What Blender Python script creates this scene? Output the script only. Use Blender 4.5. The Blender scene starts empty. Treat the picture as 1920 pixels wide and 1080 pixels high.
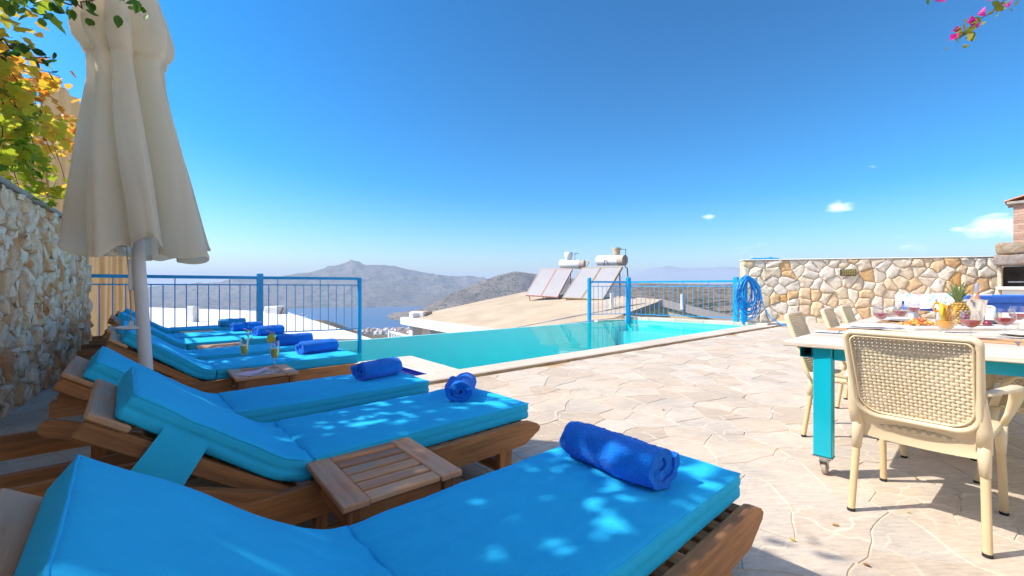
import bpy, bmesh, math, random
from mathutils import Vector, Matrix, noise, Quaternion

# ------------------------------------------------------------------ camera, world, sun, exposure
SC = bpy.context.scene
COL = SC.collection
CAM_H, FOC, HOR = 1.08, 800.0, 539.0
YAW = math.atan(880 / 800)
FX, FY = math.cos(YAW), math.sin(YAW)
RX, RY = math.sin(YAW), -math.cos(YAW)

cam_data = bpy.data.cameras.new('camera')
cam = bpy.data.objects.new('camera', cam_data)
COL.objects.link(cam)
cam.location = (0, 0, CAM_H)
cam.rotation_euler = (math.radians(90), 0, YAW - math.pi / 2)
cam_data.sensor_width = 36
cam_data.lens = 36 * FOC / 1920
cam_data.shift_y = -(540 - HOR) / 1920
cam_data.clip_start = 0.05
cam_data.clip_end = 90000
SC.camera = cam

SUN_V = Vector((-0.70, 0.56, 1.0)).normalized()
SUN_EL = math.asin(SUN_V.z)
SUN_AZ = math.atan2(SUN_V.x, SUN_V.y)          # clockwise from +Y

world = bpy.data.worlds.new('World')
SC.world = world
world.use_nodes = True
wn, wl = world.node_tree.nodes, world.node_tree.links
wn.clear()
w_out = wn.new('ShaderNodeOutputWorld')
w_bg = wn.new('ShaderNodeBackground')
w_sky = wn.new('ShaderNodeTexSky')
w_sky.sky_type = 'NISHITA'
w_sky.sun_disc = False
w_sky.sun_elevation = SUN_EL
w_sky.sun_rotation = SUN_AZ
w_sky.altitude = 250
w_sky.air_density = 1.0
w_sky.dust_density = 1.6
w_sky.ozone_density = 3.0
w_hs = wn.new('ShaderNodeHueSaturation')
w_hs.inputs['Hue'].default_value = 0.49
w_hs.inputs['Saturation'].default_value = 1.38
w_hs.inputs['Value'].default_value = .25
w_gm = wn.new('ShaderNodeGamma')
w_gm.inputs['Gamma'].default_value = 1.5
wl.new(w_sky.outputs[0], w_gm.inputs['Color'])
wl.new(w_gm.outputs[0], w_hs.inputs['Color'])
w_bg.inputs['Strength'].default_value = 0.15
SKY_LAST = w_hs.outputs[0]
wl.new(w_bg.outputs[0], w_out.inputs[0])

sun_data = bpy.data.lights.new('sun', 'SUN')
sun_data.energy = 2.25
sun_data.angle = math.radians(0.55)
sun_data.color = (1.0, 0.94, 0.85)
sun = bpy.data.objects.new('sun', sun_data)
COL.objects.link(sun)
sun.rotation_euler = (-SUN_V).to_track_quat('-Z', 'Y').to_euler()
sun.location = SUN_V * 60

SC.view_settings.view_transform = 'Standard'
SC.view_settings.look = 'None'
SC.view_settings.gamma = 1.0
SC.view_settings.use_curve_mapping = False
SC.view_settings.exposure = 1.5
SC.render.engine = 'CYCLES'
SC.cycles.max_bounces = 10
SC.cycles.volume_bounces = 1
SC.cycles.transparent_max_bounces = 24
SC.cycles.use_denoising = True
SC.cycles.sample_clamp_indirect = 6


def at(px, py, d):
    """world point seen at a pixel of the photograph, d metres along the view axis"""
    l = (px - 960) / FOC * d
    return Vector((d * FX + l * RX, d * FY + l * RY, CAM_H - (py - HOR) * d / FOC))


def atz(px, py, z):
    return at(px, py, FOC * (CAM_H - z) / (py - HOR))


# ------------------------------------------------------------------ clouds in the sky
def cloud_nodes(color_socket):
    tc = wn.new('ShaderNodeTexCoord')
    mp = wn.new('ShaderNodeMapping')
    mp.inputs['Scale'].default_value = (1, 1, 2.6)
    wl.new(tc.outputs['Generated'], mp.inputs[0])
    nz = wn.new('ShaderNodeTexNoise')
    nz.inputs['Scale'].default_value = 26
    nz.inputs['Detail'].default_value = 8
    nz.inputs['Roughness'].default_value = 0.62
    wl.new(mp.outputs[0], nz.inputs['Vector'])
    total = None
    for px, py, rad, amt in ((1576, 388, 0.045, .85), (1330, 406, 0.028, .7), (1866, 424, 0.062, 1.0), (1905, 432, .05, .9),
                             (1800, 430, .02, .6), (1637, 312, .02, .35), (1700, 462, .11, .3), (1400, 470, .12, .3)):
        dv = (at(px, py, 10) - Vector((0, 0, CAM_H))).normalized()
        sub = wn.new('ShaderNodeVectorMath'); sub.operation = 'SUBTRACT'
        wl.new(tc.outputs['Generated'], sub.inputs[0])
        sub.inputs[1].default_value = dv
        sc_ = wn.new('ShaderNodeVectorMath'); sc_.operation = 'MULTIPLY'
        wl.new(sub.outputs[0], sc_.inputs[0])
        sc_.inputs[1].default_value = (1, 1, 2.1)
        ln = wn.new('ShaderNodeVectorMath'); ln.operation = 'LENGTH'
        wl.new(sc_.outputs[0], ln.inputs[0])
        mr = wn.new('ShaderNodeMapRange')
        mr.inputs['From Min'].default_value = rad * .85
        mr.inputs['From Max'].default_value = 0
        mr.inputs['To Min'].default_value = 0
        mr.inputs['To Max'].default_value = amt
        wl.new(ln.outputs['Value'], mr.inputs['Value'])
        if total is None:
            total = mr.outputs[0]
        else:
            mx = wn.new('ShaderNodeMath'); mx.operation = 'MAXIMUM'
            wl.new(total, mx.inputs[0]); wl.new(mr.outputs[0], mx.inputs[1])
            total = mx.outputs[0]
    ad = wn.new('ShaderNodeMath'); ad.operation = 'MULTIPLY_ADD'
    wl.new(total, ad.inputs[0]); ad.inputs[1].default_value = .75
    wl.new(nz.outputs[0], ad.inputs[2])
    th = wn.new('ShaderNodeMapRange')
    th.inputs['From Min'].default_value = .72
    th.inputs['From Max'].default_value = 1.15
    th.inputs['To Max'].default_value = .62
    wl.new(ad.outputs[0], th.inputs['Value'])
    gate = wn.new('ShaderNodeMath'); gate.operation = 'MULTIPLY'
    wl.new(th.outputs[0], gate.inputs[0])
    g2 = wn.new('ShaderNodeMath'); g2.operation = 'GREATER_THAN'; g2.inputs[1].default_value = .001
    wl.new(total, g2.inputs[0]); wl.new(g2.outputs[0], gate.inputs[1])
    mix = wn.new('ShaderNodeMixRGB')
    wl.new(gate.outputs[0], mix.inputs[0])
    wl.new(color_socket, mix.inputs[1])
    mix.inputs[2].default_value = (6.5, 6.3, 6.4, 1)
    return mix.outputs[0]


wl.new(cloud_nodes(SKY_LAST), w_bg.inputs['Color'])

# ------------------------------------------------------------------ object helpers
def tag(o, label=None, cat=None, group=None, kind=None):
    if label: o['label'] = label
    if cat: o['category'] = cat
    if group: o['group'] = group
    if kind: o['kind'] = kind
    return o


def thing(name, label, cat, loc=(0, 0, 0), rz=0, group=None):
    o = bpy.data.objects.new(name, None)
    COL.objects.link(o)
    o.empty_display_size = .1
    o.location = loc
    o.rotation_euler = (0, 0, rz)
    return tag(o, label, cat, group)


def copy_tree(o, parent=None):
    c = o.copy()
    COL.objects.link(c)
    c.parent = parent
    for ch in list(o.children):
        copy_tree(ch, c)
    return c


def link(name, me, parent=None, loc=None, rot=None):
    o = bpy.data.objects.new(name, me)
    COL.objects.link(o)
    o.parent = parent
    if loc is not None: o.location = loc
    if rot is not None: o.rotation_euler = rot
    return o


class MB:
    def __init__(self):
        self.v, self.f, self.r = [], [], []

    def add(self, vs, fs, rnd=None, M=None):
        b = len(self.v)
        for p in vs:
            self.v.append(tuple(M @ Vector(p)) if M else tuple(p))
        for f in fs:
            self.f.append(tuple(i + b for i in f))
            self.r.append(rnd if rnd is not None else 0.5)
        return self

    def box(self, x0, x1, y0, y1, z0, z1, ch=0.0, M=None, rnd=None):
        if ch <= 0:
            vs = [(x, y, z) for x in (x0, x1) for y in (y0, y1) for z in (z0, z1)]
            fs = [(0, 1, 3, 2), (4, 6, 7, 5), (0, 4, 5, 1), (2, 3, 7, 6), (0, 2, 6, 4), (1, 5, 7, 3)]
            return self.add(vs, fs, rnd, M)
        c = min(ch, (x1 - x0) * .45, (y1 - y0) * .45, (z1 - z0) * .45)
        vs, idx = [], {}
        X, Y, Z = (x0, x1), (y0, y1), (z0, z1)
        for i in (0, 1):
            for j in (0, 1):
                for k in (0, 1):
                    sx, sy, sz = (c if i == 0 else -c), (c if j == 0 else -c), (c if k == 0 else -c)
                    for a, p in (('x', (X[i], Y[j] + sy, Z[k] + sz)), ('y', (X[i] + sx, Y[j], Z[k] + sz)), ('z', (X[i] + sx, Y[j] + sy, Z[k]))):
                        idx[(i, j, k, a)] = len(vs); vs.append(p)
        fs = []
        q = ((0, 0), (1, 0), (1, 1), (0, 1))
        for i in (0, 1):
            fs.append([idx[(i, a, b, 'x')] for a, b in q])
            fs.append([idx[(a, i, b, 'y')] for a, b in q])
            fs.append([idx[(a, b, i, 'z')] for a, b in q])
        for a in (0, 1):
            for b in (0, 1):
                fs.append([idx[(0, a, b, 'y')], idx[(1, a, b, 'y')], idx[(1, a, b, 'z')], idx[(0, a, b, 'z')]])
                fs.append([idx[(a, 0, b, 'x')], idx[(a, 1, b, 'x')], idx[(a, 1, b, 'z')], idx[(a, 0, b, 'z')]])
                fs.append([idx[(a, b, 0, 'x')], idx[(a, b, 1, 'x')], idx[(a, b, 1, 'y')], idx[(a, b, 0, 'y')]])
                for k in (0, 1):
                    fs.append([idx[(a, b, k, 'x')], idx[(a, b, k, 'y')], idx[(a, b, k, 'z')]])
        return self.add(vs, fs, rnd, M)

    def sweep(self, path, a, b=None, n=8, up=(0, 0, 1), closed=False, caps=True, rnd=None, square=False, radii=None):
        """section a (sideways) x b (along up) swept along a path"""
        b = a if b is None else b
        P = [Vector(p) for p in path]
        N = len(P)
        vs, fs = [], []
        upv = Vector(up)
        for i in range(N):
            if closed:
                t = P[(i + 1) % N] - P[i - 1]
            else:
                t = P[min(i + 1, N - 1)] - P[max(i - 1, 0)]
            t.normalize()
            s = t.cross(upv)
            if s.length < 1e-4: s = t.cross(Vector((1, 0, 0)))
            s.normalize()
            u = s.cross(t).normalized()
            k = radii[i] if radii else 1.0
            for j in range(n):
                an = 2 * math.pi * (j + .5) / n
                ca, sa = math.cos(an), math.sin(an)
                if square:
                    m = max(abs(ca), abs(sa)); ca /= m; sa /= m
                vs.append(P[i] + s * (a * k * ca) + u * (b * k * sa))
        R = N if closed else N - 1
        for i in range(R):
            for j in range(n):
                i2 = (i + 1) % N
                fs.append((i * n + j, i * n + (j + 1) % n, i2 * n + (j + 1) % n, i2 * n + j))
        if caps and not closed:
            fs.append(tuple(range(n - 1, -1, -1)))
            fs.append(tuple((N - 1) * n + j for j in range(n)))
        return self.add(vs, fs, rnd)

    def bar(self, p0, p1, a, b=None, n=8, up=(0, 0, 1), rnd=None, square=False):
        return self.sweep([p0, p1], a, b, n, up, rnd=rnd, square=square)

    def lathe(self, prof, n=20, M=None, rnd=None, cap0=False, cap1=False):
        vs, fs = [], []
        for r, z in prof:
            for j in range(n):
                an = 2 * math.pi * j / n
                vs.append((r * math.cos(an), r * math.sin(an), z))
        for i in range(len(prof) - 1):
            for j in range(n):
                fs.append((i * n + j, i * n + (j + 1) % n, (i + 1) * n + (j + 1) % n, (i + 1) * n + j))
        if cap0: fs.append(tuple(range(n - 1, -1, -1)))
        if cap1: fs.append(tuple((len(prof) - 1) * n + j for j in range(n)))
        return self.add(vs, fs, rnd, M)

    def prism(self, poly, axis, lo, hi, rnd=None, M=None):
        """polygon in the two other axes (in order) extruded along axis 0/1/2"""
        def mk(p, h):
            if axis == 0: return (h, p[0], p[1])
            if axis == 1: return (p[0], h, p[1])
            return (p[0], p[1], h)
        n = len(poly)
        vs = [mk(p, lo) for p in poly] + [mk(p, hi) for p in poly]
        fs = [tuple(range(n)), tuple(range(2 * n - 1, n - 1, -1))]
        fs += [(i, n + i, n + (i + 1) % n, (i + 1) % n) for i in range(n)]
        return self.add(vs, fs, rnd, M)

    def grid(self, fn, nu, nv, rnd=None, closed_u=False):
        vs = [fn(i / nu, j / nv) for i in range(nu + (0 if closed_u else 1)) for j in range(nv + 1)]
        fs = []
        cu = nu if closed_u else nu + 1
        for i in range(nu):
            for j in range(nv):
                a_, b_ = i % cu, (i + 1) % cu
                fs.append((a_ * (nv + 1) + j, b_ * (nv + 1) + j, b_ * (nv + 1) + j + 1, a_ * (nv + 1) + j + 1))
        return self.add(vs, fs, rnd)

    def mesh(self, name, mat, smooth=None, fix=True):
        me = bpy.data.meshes.new(name)
        me.from_pydata(self.v, [], self.f)
        if fix:
            bm = bmesh.new(); bm.from_mesh(me)
            bmesh.ops.recalc_face_normals(bm, faces=bm.faces)
            bm.to_mesh(me); bm.free()
        at_ = me.attributes.new('rnd', 'FLOAT', 'FACE')
        at_.data.foreach_set('value', self.r)
        if mat: me.materials.append(mat)
        if smooth is True:
            me.shade_smooth()
        elif smooth:
            me.shade_smooth()
            me.set_sharp_from_angle(angle=math.radians(smooth))
        me.update()
        return me

    def build(self, name, mat, parent=None, smooth=None, fix=True, loc=None, rot=None):
        return link(name, self.mesh(name, mat, smooth, fix), parent, loc, rot)


def nz(p, s=1.0):
    return noise.noise(Vector(p) * s)


def soft_box(x0, x1, y0, y1, z0, z1, r, nx, ny, nzz, fn=None):
    """rounded box as a surface grid; fn may move each point"""
    mb = MB()
    def emb(p):
        c = Vector((min(max(p[0], x0 + r), x1 - r), min(max(p[1], y0 + r), y1 - r), min(max(p[2], z0 + r), z1 - r)))
        d = Vector(p) - c
        if d.length > 1e-9:
            d = d.normalized() * r
        q = c + d
        return fn(q) if fn else q
    def ramp(lo, hi, n):
        # finer rows near the rounded ends
        out = [lo, lo + r * .35, lo + r]
        m = max(1, n - 4)
        out += [lo + r + (hi - lo - 2 * r) * k / m for k in range(1, m)]
        return out + [hi - r, hi - r * .35, hi]
    xs, ys, zs = ramp(x0, x1, nx), ramp(y0, y1, ny), ramp(z0, z1, nzz)
    def face(us, vs_, mk):
        mb.grid(lambda u, v: emb(mk(us[int(round(u * (len(us) - 1)))], vs_[int(round(v * (len(vs_) - 1)))])), len(us) - 1, len(vs_) - 1)
    for z in (z0, z1): face(xs, ys, lambda a, b: (a, b, z))
    for y in (y0, y1): face(xs, zs, lambda a, b: (a, y, b))
    for x in (x0, x1): face(ys, zs, lambda a, b: (x, a, b))
    return mb


def weld(me, d=1e-4):
    bm = bmesh.new(); bm.from_mesh(me)
    bmesh.ops.remove_doubles(bm, verts=bm.verts, dist=d)
    bmesh.ops.recalc_face_normals(bm, faces=bm.faces)
    bm.to_mesh(me); bm.free()
    me.shade_smooth()
    return me

# ------------------------------------------------------------------ materials
def new_mat(name):
    m = bpy.data.materials.new(name)
    m.use_nodes = True
    nt = m.node_tree
    b = nt.nodes['Principled BSDF']
    return m, nt, nt.nodes, nt.links, b


def noise_node(N, L, vec, scale, detail=4, rough=.55, stretch=None):
    if stretch:
        mp = N.new('ShaderNodeMapping')
        mp.inputs['Scale'].default_value = stretch
        L.new(vec, mp.inputs[0]); vec = mp.outputs[0]
    t = N.new('ShaderNodeTexNoise')
    t.inputs['Scale'].default_value = scale
    t.inputs['Detail'].default_value = detail
    t.inputs['Roughness'].default_value = rough
    L.new(vec, t.inputs['Vector'])
    return t.outputs[0]


def ramp_node(N, L, fac, stops, interp='LINEAR'):
    r = N.new('ShaderNodeValToRGB')
    r.color_ramp.interpolation = interp
    els = r.color_ramp.elements
    while len(els) < len(stops): els.new(.5)
    for e, (p, c) in zip(els, stops):
        e.position = p
        e.color = (*c, 1) if len(c) == 3 else c
    L.new(fac, r.inputs[0])
    return r.outputs[0]


def mixc(N, L, fac, a, b, mode='MIX'):
    m = N.new('ShaderNodeMixRGB'); m.blend_type = mode
    for i, v in ((0, fac), (1, a), (2, b)):
        if hasattr(v, 'links'): L.new(v, m.inputs[i])
        else: m.inputs[i].default_value = v if i == 0 else (*v, 1)
    return m.outputs[0]


def bump(N, L, b, h, strength=.3, dist=.01):
    bp = N.new('ShaderNodeBump')
    bp.inputs['Strength'].default_value = strength
    bp.inputs['Distance'].default_value = dist
    L.new(h, bp.inputs['Height'])
    L.new(bp.outputs[0], b.inputs['Normal'])
    return bp


def simple(name, col, rough=.5, var=.12, scale=12, metal=0, bmp=0, bscale=60, spec=.5, coords='Object'):
    m, nt, N, L, b = new_mat(name)
    tc = N.new('ShaderNodeTexCoord')
    n1 = noise_node(N, L, tc.outputs[coords], scale, 5, .6)
    lo = tuple(c * (1 - var) for c in col); hi = tuple(min(1, c * (1 + var)) for c in col)
    L.new(ramp_node(N, L, n1, [(.3, lo), (.7, hi)]), b.inputs['Base Color'])
    b.inputs['Roughness'].default_value = rough
    b.inputs['Metallic'].default_value = metal
    b.inputs['Specular IOR Level'].default_value = spec
    if bmp:
        bump(N, L, b, noise_node(N, L, tc.outputs[coords], bscale, 4), bmp, .004)
    return m


def fabric(name, col, rough=.85, weave=900, sheen=.15, var=.1, bmp=.25, transl=0.0, tcol=None, low=4.0, bdist=.003):
    m, nt, N, L, b = new_mat(name)
    tc = N.new('ShaderNodeTexCoord')
    n1 = noise_node(N, L, tc.outputs['Object'], 5, 5, .6)
    oi = N.new('ShaderNodeObjectInfo')
    lo = tuple(c * (1 - var) for c in col); hi = tuple(min(1, c * (1 + var)) for c in col)
    c1 = ramp_node(N, L, n1, [(.3, lo), (.7, hi)])
    n2 = noise_node(N, L, tc.outputs['Object'], weave, 2, .5)
    c2 = mixc(N, L, .25, c1, ramp_node(N, L, n2, [(.35, tuple(c * .75 for c in col)), (.65, tuple(min(1, c * 1.2) for c in col))]))
    L.new(c2, b.inputs['Base Color'])
    b.inputs['Roughness'].default_value = rough
    b.inputs['Specular IOR Level'].default_value = .1
    b.inputs['Sheen Weight'].default_value = sheen
    ad = N.new('ShaderNodeMath'); ad.operation = 'MULTIPLY_ADD'
    n3 = noise_node(N, L, tc.outputs['Object'], 9, 3, .5, stretch=(1, 2.2, 1))
    L.new(n3, ad.inputs[0]); ad.inputs[1].default_value = low; L.new(n2, ad.inputs[2])
    bump(N, L, b, ad.outputs[0], bmp, bdist)
    if transl:
        tr = N.new('ShaderNodeBsdfTranslucent')
        tr.inputs[0].default_value = (*(tcol or col), 1)
        mx = N.new('ShaderNodeMixShader'); mx.inputs[0].default_value = transl
        out = N['Material Output']
        L.new(b.outputs[0], mx.inputs[1]); L.new(tr.outputs[0], mx.inputs[2])
        L.new(mx.outputs[0], out.inputs[0])
    return m


def wood(name, dark, light, axis=0, grey=None, rough=.62):
    m, nt, N, L, b = new_mat(name)
    tc = N.new('ShaderNodeTexCoord')
    oi = N.new('ShaderNodeObjectInfo')
    off = N.new('ShaderNodeVectorMath'); off.operation = 'ADD'
    sc_ = N.new('ShaderNodeVectorMath'); sc_.operation = 'SCALE'; sc_.inputs['Scale'].default_value = 37.0
    cmb = N.new('ShaderNodeCombineXYZ')
    for i in range(3): L.new(oi.outputs['Random'], cmb.inputs[i])
    L.new(cmb.outputs[0], sc_.inputs[0])
    L.new(tc.outputs['Object'], off.inputs[0]); L.new(sc_.outputs[0], off.inputs[1])
    st = [30, 30, 30]; st[axis] = 2.0
    g = noise_node(N, L, off.outputs[0], 1.6, 7, .68, stretch=tuple(st))
    st2 = [7, 7, 7]; st2[axis] = .8
    g2 = noise_node(N, L, off.outputs[0], 1.2, 3, .5, stretch=tuple(st2))
    mid = tuple((a + c) / 2 for a, c in zip(dark, light))
    c1 = ramp_node(N, L, g, [(.3, dark), (.5, mid), (.72, light)])
    c2 = mixc(N, L, .55, c1, ramp_node(N, L, g2, [(.3, tuple(.55 * x for x in dark)), (.7, tuple(min(1, 1.15 * x) for x in light))]), 'OVERLAY')
    if grey:
        n4 = noise_node(N, L, off.outputs[0], 3.5, 5, .6)
        c2 = mixc(N, L, ramp_node(N, L, n4, [(.35, (0, 0, 0)), (.68, (1, 1, 1))]), c2, grey)
    hv = N.new('ShaderNodeHueSaturation')
    mr = N.new('ShaderNodeMapRange'); mr.inputs['To Min'].default_value = .72; mr.inputs['To Max'].default_value = 1.25
    L.new(oi.outputs['Random'], mr.inputs['Value']); L.new(mr.outputs[0], hv.inputs['Value'])
    L.new(c2, hv.inputs['Color'])
    L.new(hv.outputs[0], b.inputs['Base Color'])
    b.inputs['Roughness'].default_value = rough
    bump(N, L, b, g, .35, .002)
    return m


def stone(name, stops, mottling=(.8, 1.15), scale=9, bmp=.6, rough=.9, rust=None, rust_amt=(.55, .72), fine=70, bdist=.012, pits=None):
    """per-piece tint from the face attribute rnd, mottled"""
    m, nt, N, L, b = new_mat(name)
    tc = N.new('ShaderNodeTexCoord')
    ge = N.new('ShaderNodeNewGeometry')
    at_ = N.new('ShaderNodeAttribute'); at_.attribute_name = 'rnd'
    c = ramp_node(N, L, at_.outputs['Fac'], stops)
    n1 = noise_node(N, L, ge.outputs['Position'], scale, 6, .65)
    hv = N.new('ShaderNodeHueSaturation')
    mr = N.new('ShaderNodeMapRange'); mr.inputs['From Min'].default_value = .25; mr.inputs['From Max'].default_value = .75
    mr.inputs['To Min'].default_value = mottling[0]; mr.inputs['To Max'].default_value = mottling[1]
    L.new(n1, mr.inputs['Value']); L.new(mr.outputs[0], hv.inputs['Value']); L.new(c, hv.inputs['Color'])
    c = hv.outputs[0]
    if rust:
        n2 = noise_node(N, L, ge.outputs['Position'], scale * .55, 5, .6)
        c = mixc(N, L, ramp_node(N, L, n2, [(rust_amt[0], (0, 0, 0)), (rust_amt[1], (1, 1, 1))]), c, rust)
    n3 = noise_node(N, L, ge.outputs['Position'], fine, 6, .7)
    if pits:
        c = mixc(N, L, ramp_node(N, L, n3, [(.3, (1, 1, 1)), (.4, (0, 0, 0))]), c, pits)
    L.new(c, b.inputs['Base Color'])
    b.inputs['Roughness'].default_value = rough
    b.inputs['Specular IOR Level'].default_value = .3
    ad = N.new('ShaderNodeMath'); ad.operation = 'MULTIPLY_ADD'
    L.new(n1, ad.inputs[0]); ad.inputs[1].default_value = 2.0; L.new(n3, ad.inputs[2])
    bump(N, L, b, ad.outputs[0], bmp, bdist)
    return m


def glassy(name, tint=(1, 1, 1), refl=.12, rough=.02):
    m, nt, N, L, b = new_mat(name)
    N.remove(b)
    out = N['Material Output']
    tr = N.new('ShaderNodeBsdfTransparent'); tr.inputs[0].default_value = (*tint, 1)
    gl = N.new('ShaderNodeBsdfGlossy'); gl.inputs['Roughness'].default_value = rough
    lw = N.new('ShaderNodeLayerWeight'); lw.inputs[0].default_value = .25
    mr = N.new('ShaderNodeMapRange'); mr.inputs['To Min'].default_value = refl * .4; mr.inputs['To Max'].default_value = min(1, refl * 4)
    L.new(lw.outputs['Facing'], mr.inputs['Value'])
    mx = N.new('ShaderNodeMixShader')
    L.new(mr.outputs[0], mx.inputs[0]); L.new(tr.outputs[0], mx.inputs[1]); L.new(gl.outputs[0], mx.inputs[2])
    L.new(mx.outputs[0], out.inputs[0])
    return m


def leafy(name, stops, transl=.45, rough=.5):
    m, nt, N, L, b = new_mat(name)
    at_ = N.new('ShaderNodeAttribute'); at_.attribute_name = 'rnd'
    ge = N.new('ShaderNodeNewGeometry')
    n1 = noise_node(N, L, ge.outputs['Position'], 45, 3, .5)
    ad = N.new('ShaderNodeMath'); ad.operation = 'MULTIPLY_ADD'
    L.new(n1, ad.inputs[0]); ad.inputs[1].default_value = .22
    sb = N.new('ShaderNodeMath'); sb.operation = 'SUBTRACT'; sb.inputs[1].default_value = .11
    L.new(at_.outputs['Fac'], sb.inputs[0]); L.new(sb.outputs[0], ad.inputs[2])
    c = ramp_node(N, L, ad.outputs[0], stops)
    L.new(c, b.inputs['Base Color'])
    b.inputs['Roughness'].default_value = rough
    tr = N.new('ShaderNodeBsdfTranslucent'); L.new(c, tr.inputs[0])
    mx = N.new('ShaderNodeMixShader'); mx.inputs[0].default_value = transl
    L.new(b.outputs[0], mx.inputs[1]); L.new(tr.outputs[0], mx.inputs[2])
    L.new(mx.outputs[0], N['Material Output'].inputs[0])
    return m


M = {}
M['cushion'] = fabric('cushion_fabric', (.028, .52, .92), .8, 700, .0, .06, .32, low=8.0, bdist=.004)
M['towel'] = fabric('towel_terry', (.006, .20, .82), .95, 170, .12, .3, 1.0, low=1.5, bdist=.009)
M['towel_light'] = fabric('towel_terry_light', (.03, .38, .85), .95, 170, .12, .3, 1.0, low=1.5, bdist=.009)
M['umbrella'] = fabric('umbrella_canvas', (.92, .86, .74), .9, 800, .0, .05, .15, .55, (.95, .87, .72))
M['drape'] = fabric('drape_cloth', (.50, .36, .20), .9, 500, .1, .12, .3, .25, (.6, .4, .2))
M['wood_x'] = wood('teak_along', (.25, .12, .046), (.56, .33, .15), 0)
M['wood_y'] = wood('teak_across', (.25, .12, .048), (.55, .33, .16), 1)
M['wood_z'] = wood('teak_upright', (.25, .118, .046), (.55, .32, .145), 2)
M['grey_x'] = wood('weathered_teak_along', (.34, .17, .07), (.78, .46, .23), 0, (.46, .30, .18))
M['grey_y'] = wood('weathered_teak_across', (.34, .17, .072), (.76, .46, .25), 1, (.48, .32, .20))
M['steel'] = simple('steel', (.55, .55, .55), .3, .1, 20, 1.0)
M['blue_paint'] = simple('blue_paint', (.001, .34, .70), .38, .12, 8, bmp=.08)
M['hose'] = simple('hose_blue', (.003, .30, .76), .4, .1, 8)
M['white_paint'] = simple('white_paint', (.78, .77, .75), .5, .05, 6, bmp=.1)
M['white_render'] = simple('white_render', (.76, .73, .68), .9, .07, 2.5, bmp=.3, bscale=40)
M['dark'] = simple('dark_metal', (.03, .03, .035), .5, .2, 20)
M['plastic'] = simple('beige_plastic', (.76, .62, .40), .42, .04, 5, spec=.45)
M['alu_beige'] = simple('beige_coated_tube', (.66, .50, .28), .38, .05, 5)
M['rubber'] = simple('rubber', (.02, .02, .02), .7)
M['turquoise'] = simple('turquoise_paint', (.003, .42, .53), .3, .08, 4, bmp=.06)
M['glass'] = glassy('clear_glass', (.96, .97, .98), .22)
M['china'] = simple('china', (.82, .81, .80), .18, .03, 4)
M['tabletop'] = wood('whitewashed_board', (.44, .385, .32), (.63, .58, .51), 1)
M['mortar'] = simple('mortar', (.36, .32, .27), .95, .2, 14, bmp=.5, bscale=50, coords='Object')

# ------------------------------------------------------------------ terrain, sea, haze
def spotted(name, tan, bush, scale, thr=(.42, .56), big=None, rock=None):
    m, nt, N, L, b = new_mat(name)
    ge = N.new('ShaderNodeNewGeometry')
    vo = N.new('ShaderNodeTexVoronoi'); vo.inputs['Scale'].default_value = scale
    L.new(ge.outputs['Position'], vo.inputs['Vector'])
    n1 = noise_node(N, L, ge.outputs['Position'], scale * .22, 6, .65)
    ad = N.new('ShaderNodeMath'); ad.operation = 'MULTIPLY_ADD'
    L.new(n1, ad.inputs[0]); ad.inputs[1].default_value = 1.1
    sb = N.new('ShaderNodeMath'); sb.operation = 'SUBTRACT'; L.new(vo.outputs['Distance'], sb.inputs[0]); sb.inputs[1].default_value = .5
    L.new(sb.outputs[0], ad.inputs[2])
    tn = noise_node(N, L, ge.outputs['Position'], scale * .05, 4, .6)
    tanc = ramp_node(N, L, tn, [(.3, tuple(.75 * x for x in tan)), (.7, tuple(min(1, 1.3 * x) for x in tan))])
    c = mixc(N, L, ramp_node(N, L, ad.outputs[0], [(thr[0], (0, 0, 0)), (thr[1], (1, 1, 1))]), bush, tanc)
    L.new(c, b.inputs['Base Color'])
    b.inputs['Roughness'].default_value = 1
    b.inputs['Specular IOR Level'].default_value = 0
    return m


SEA = -201.0


def lerp_tab(tab, x):
    if x <= tab[0][0]: return tab[0][1]
    for (a, va), (b, vb) in zip(tab, tab[1:]):
        if x <= b:
            k = (x - a) / (b - a)
            return va + (vb - va) * k
    return tab[-1][1]


def sstep(a, b, x):
    k = min(1, max(0, (x - a) / (b - a)))
    return k * k * (3 - 2 * k)


TAB_L = [(0, -9), (40, -10), (150, -34), (400, -72), (900, -103), (1600, -152), (2200, -203), (2700, -235), (6000, -260)]
TAB_R = [(0, -9), (100, -13), (250, -13), (480, -4), (700, 4), (820, 4), (1100, -12), (1800, -90), (2700, -215), (6000, -260)]


def ground_h(th, r):
    """th = angle left(-)/right(+) of the view axis"""
    t = math.tan(max(-1.3, min(1.3, th)))
    k = sstep(.16, .30, t)
    h = lerp_tab(TAB_L, r) * (1 - k) + lerp_tab(TAB_R, r) * k
    h += 44 * math.exp(-((t + .45) / .09) ** 2) * math.exp(-((r - 760) / 260) ** 2)
    amp = min(1, r / 300)
    x, y = r * math.sin(th), r * math.cos(th)
    h += amp * (7 * nz((x, y, 3), 1 / 260) + 3.5 * nz((x, y, 9), 1 / 90) + 1.2 * nz((x, y, 1), 1 / 30))
    return h


def polar(th, r, z):
    d, l = r * math.cos(th), r * math.sin(th)
    return Vector((d * FX + l * RX, d * FY + l * RY, z))


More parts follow.
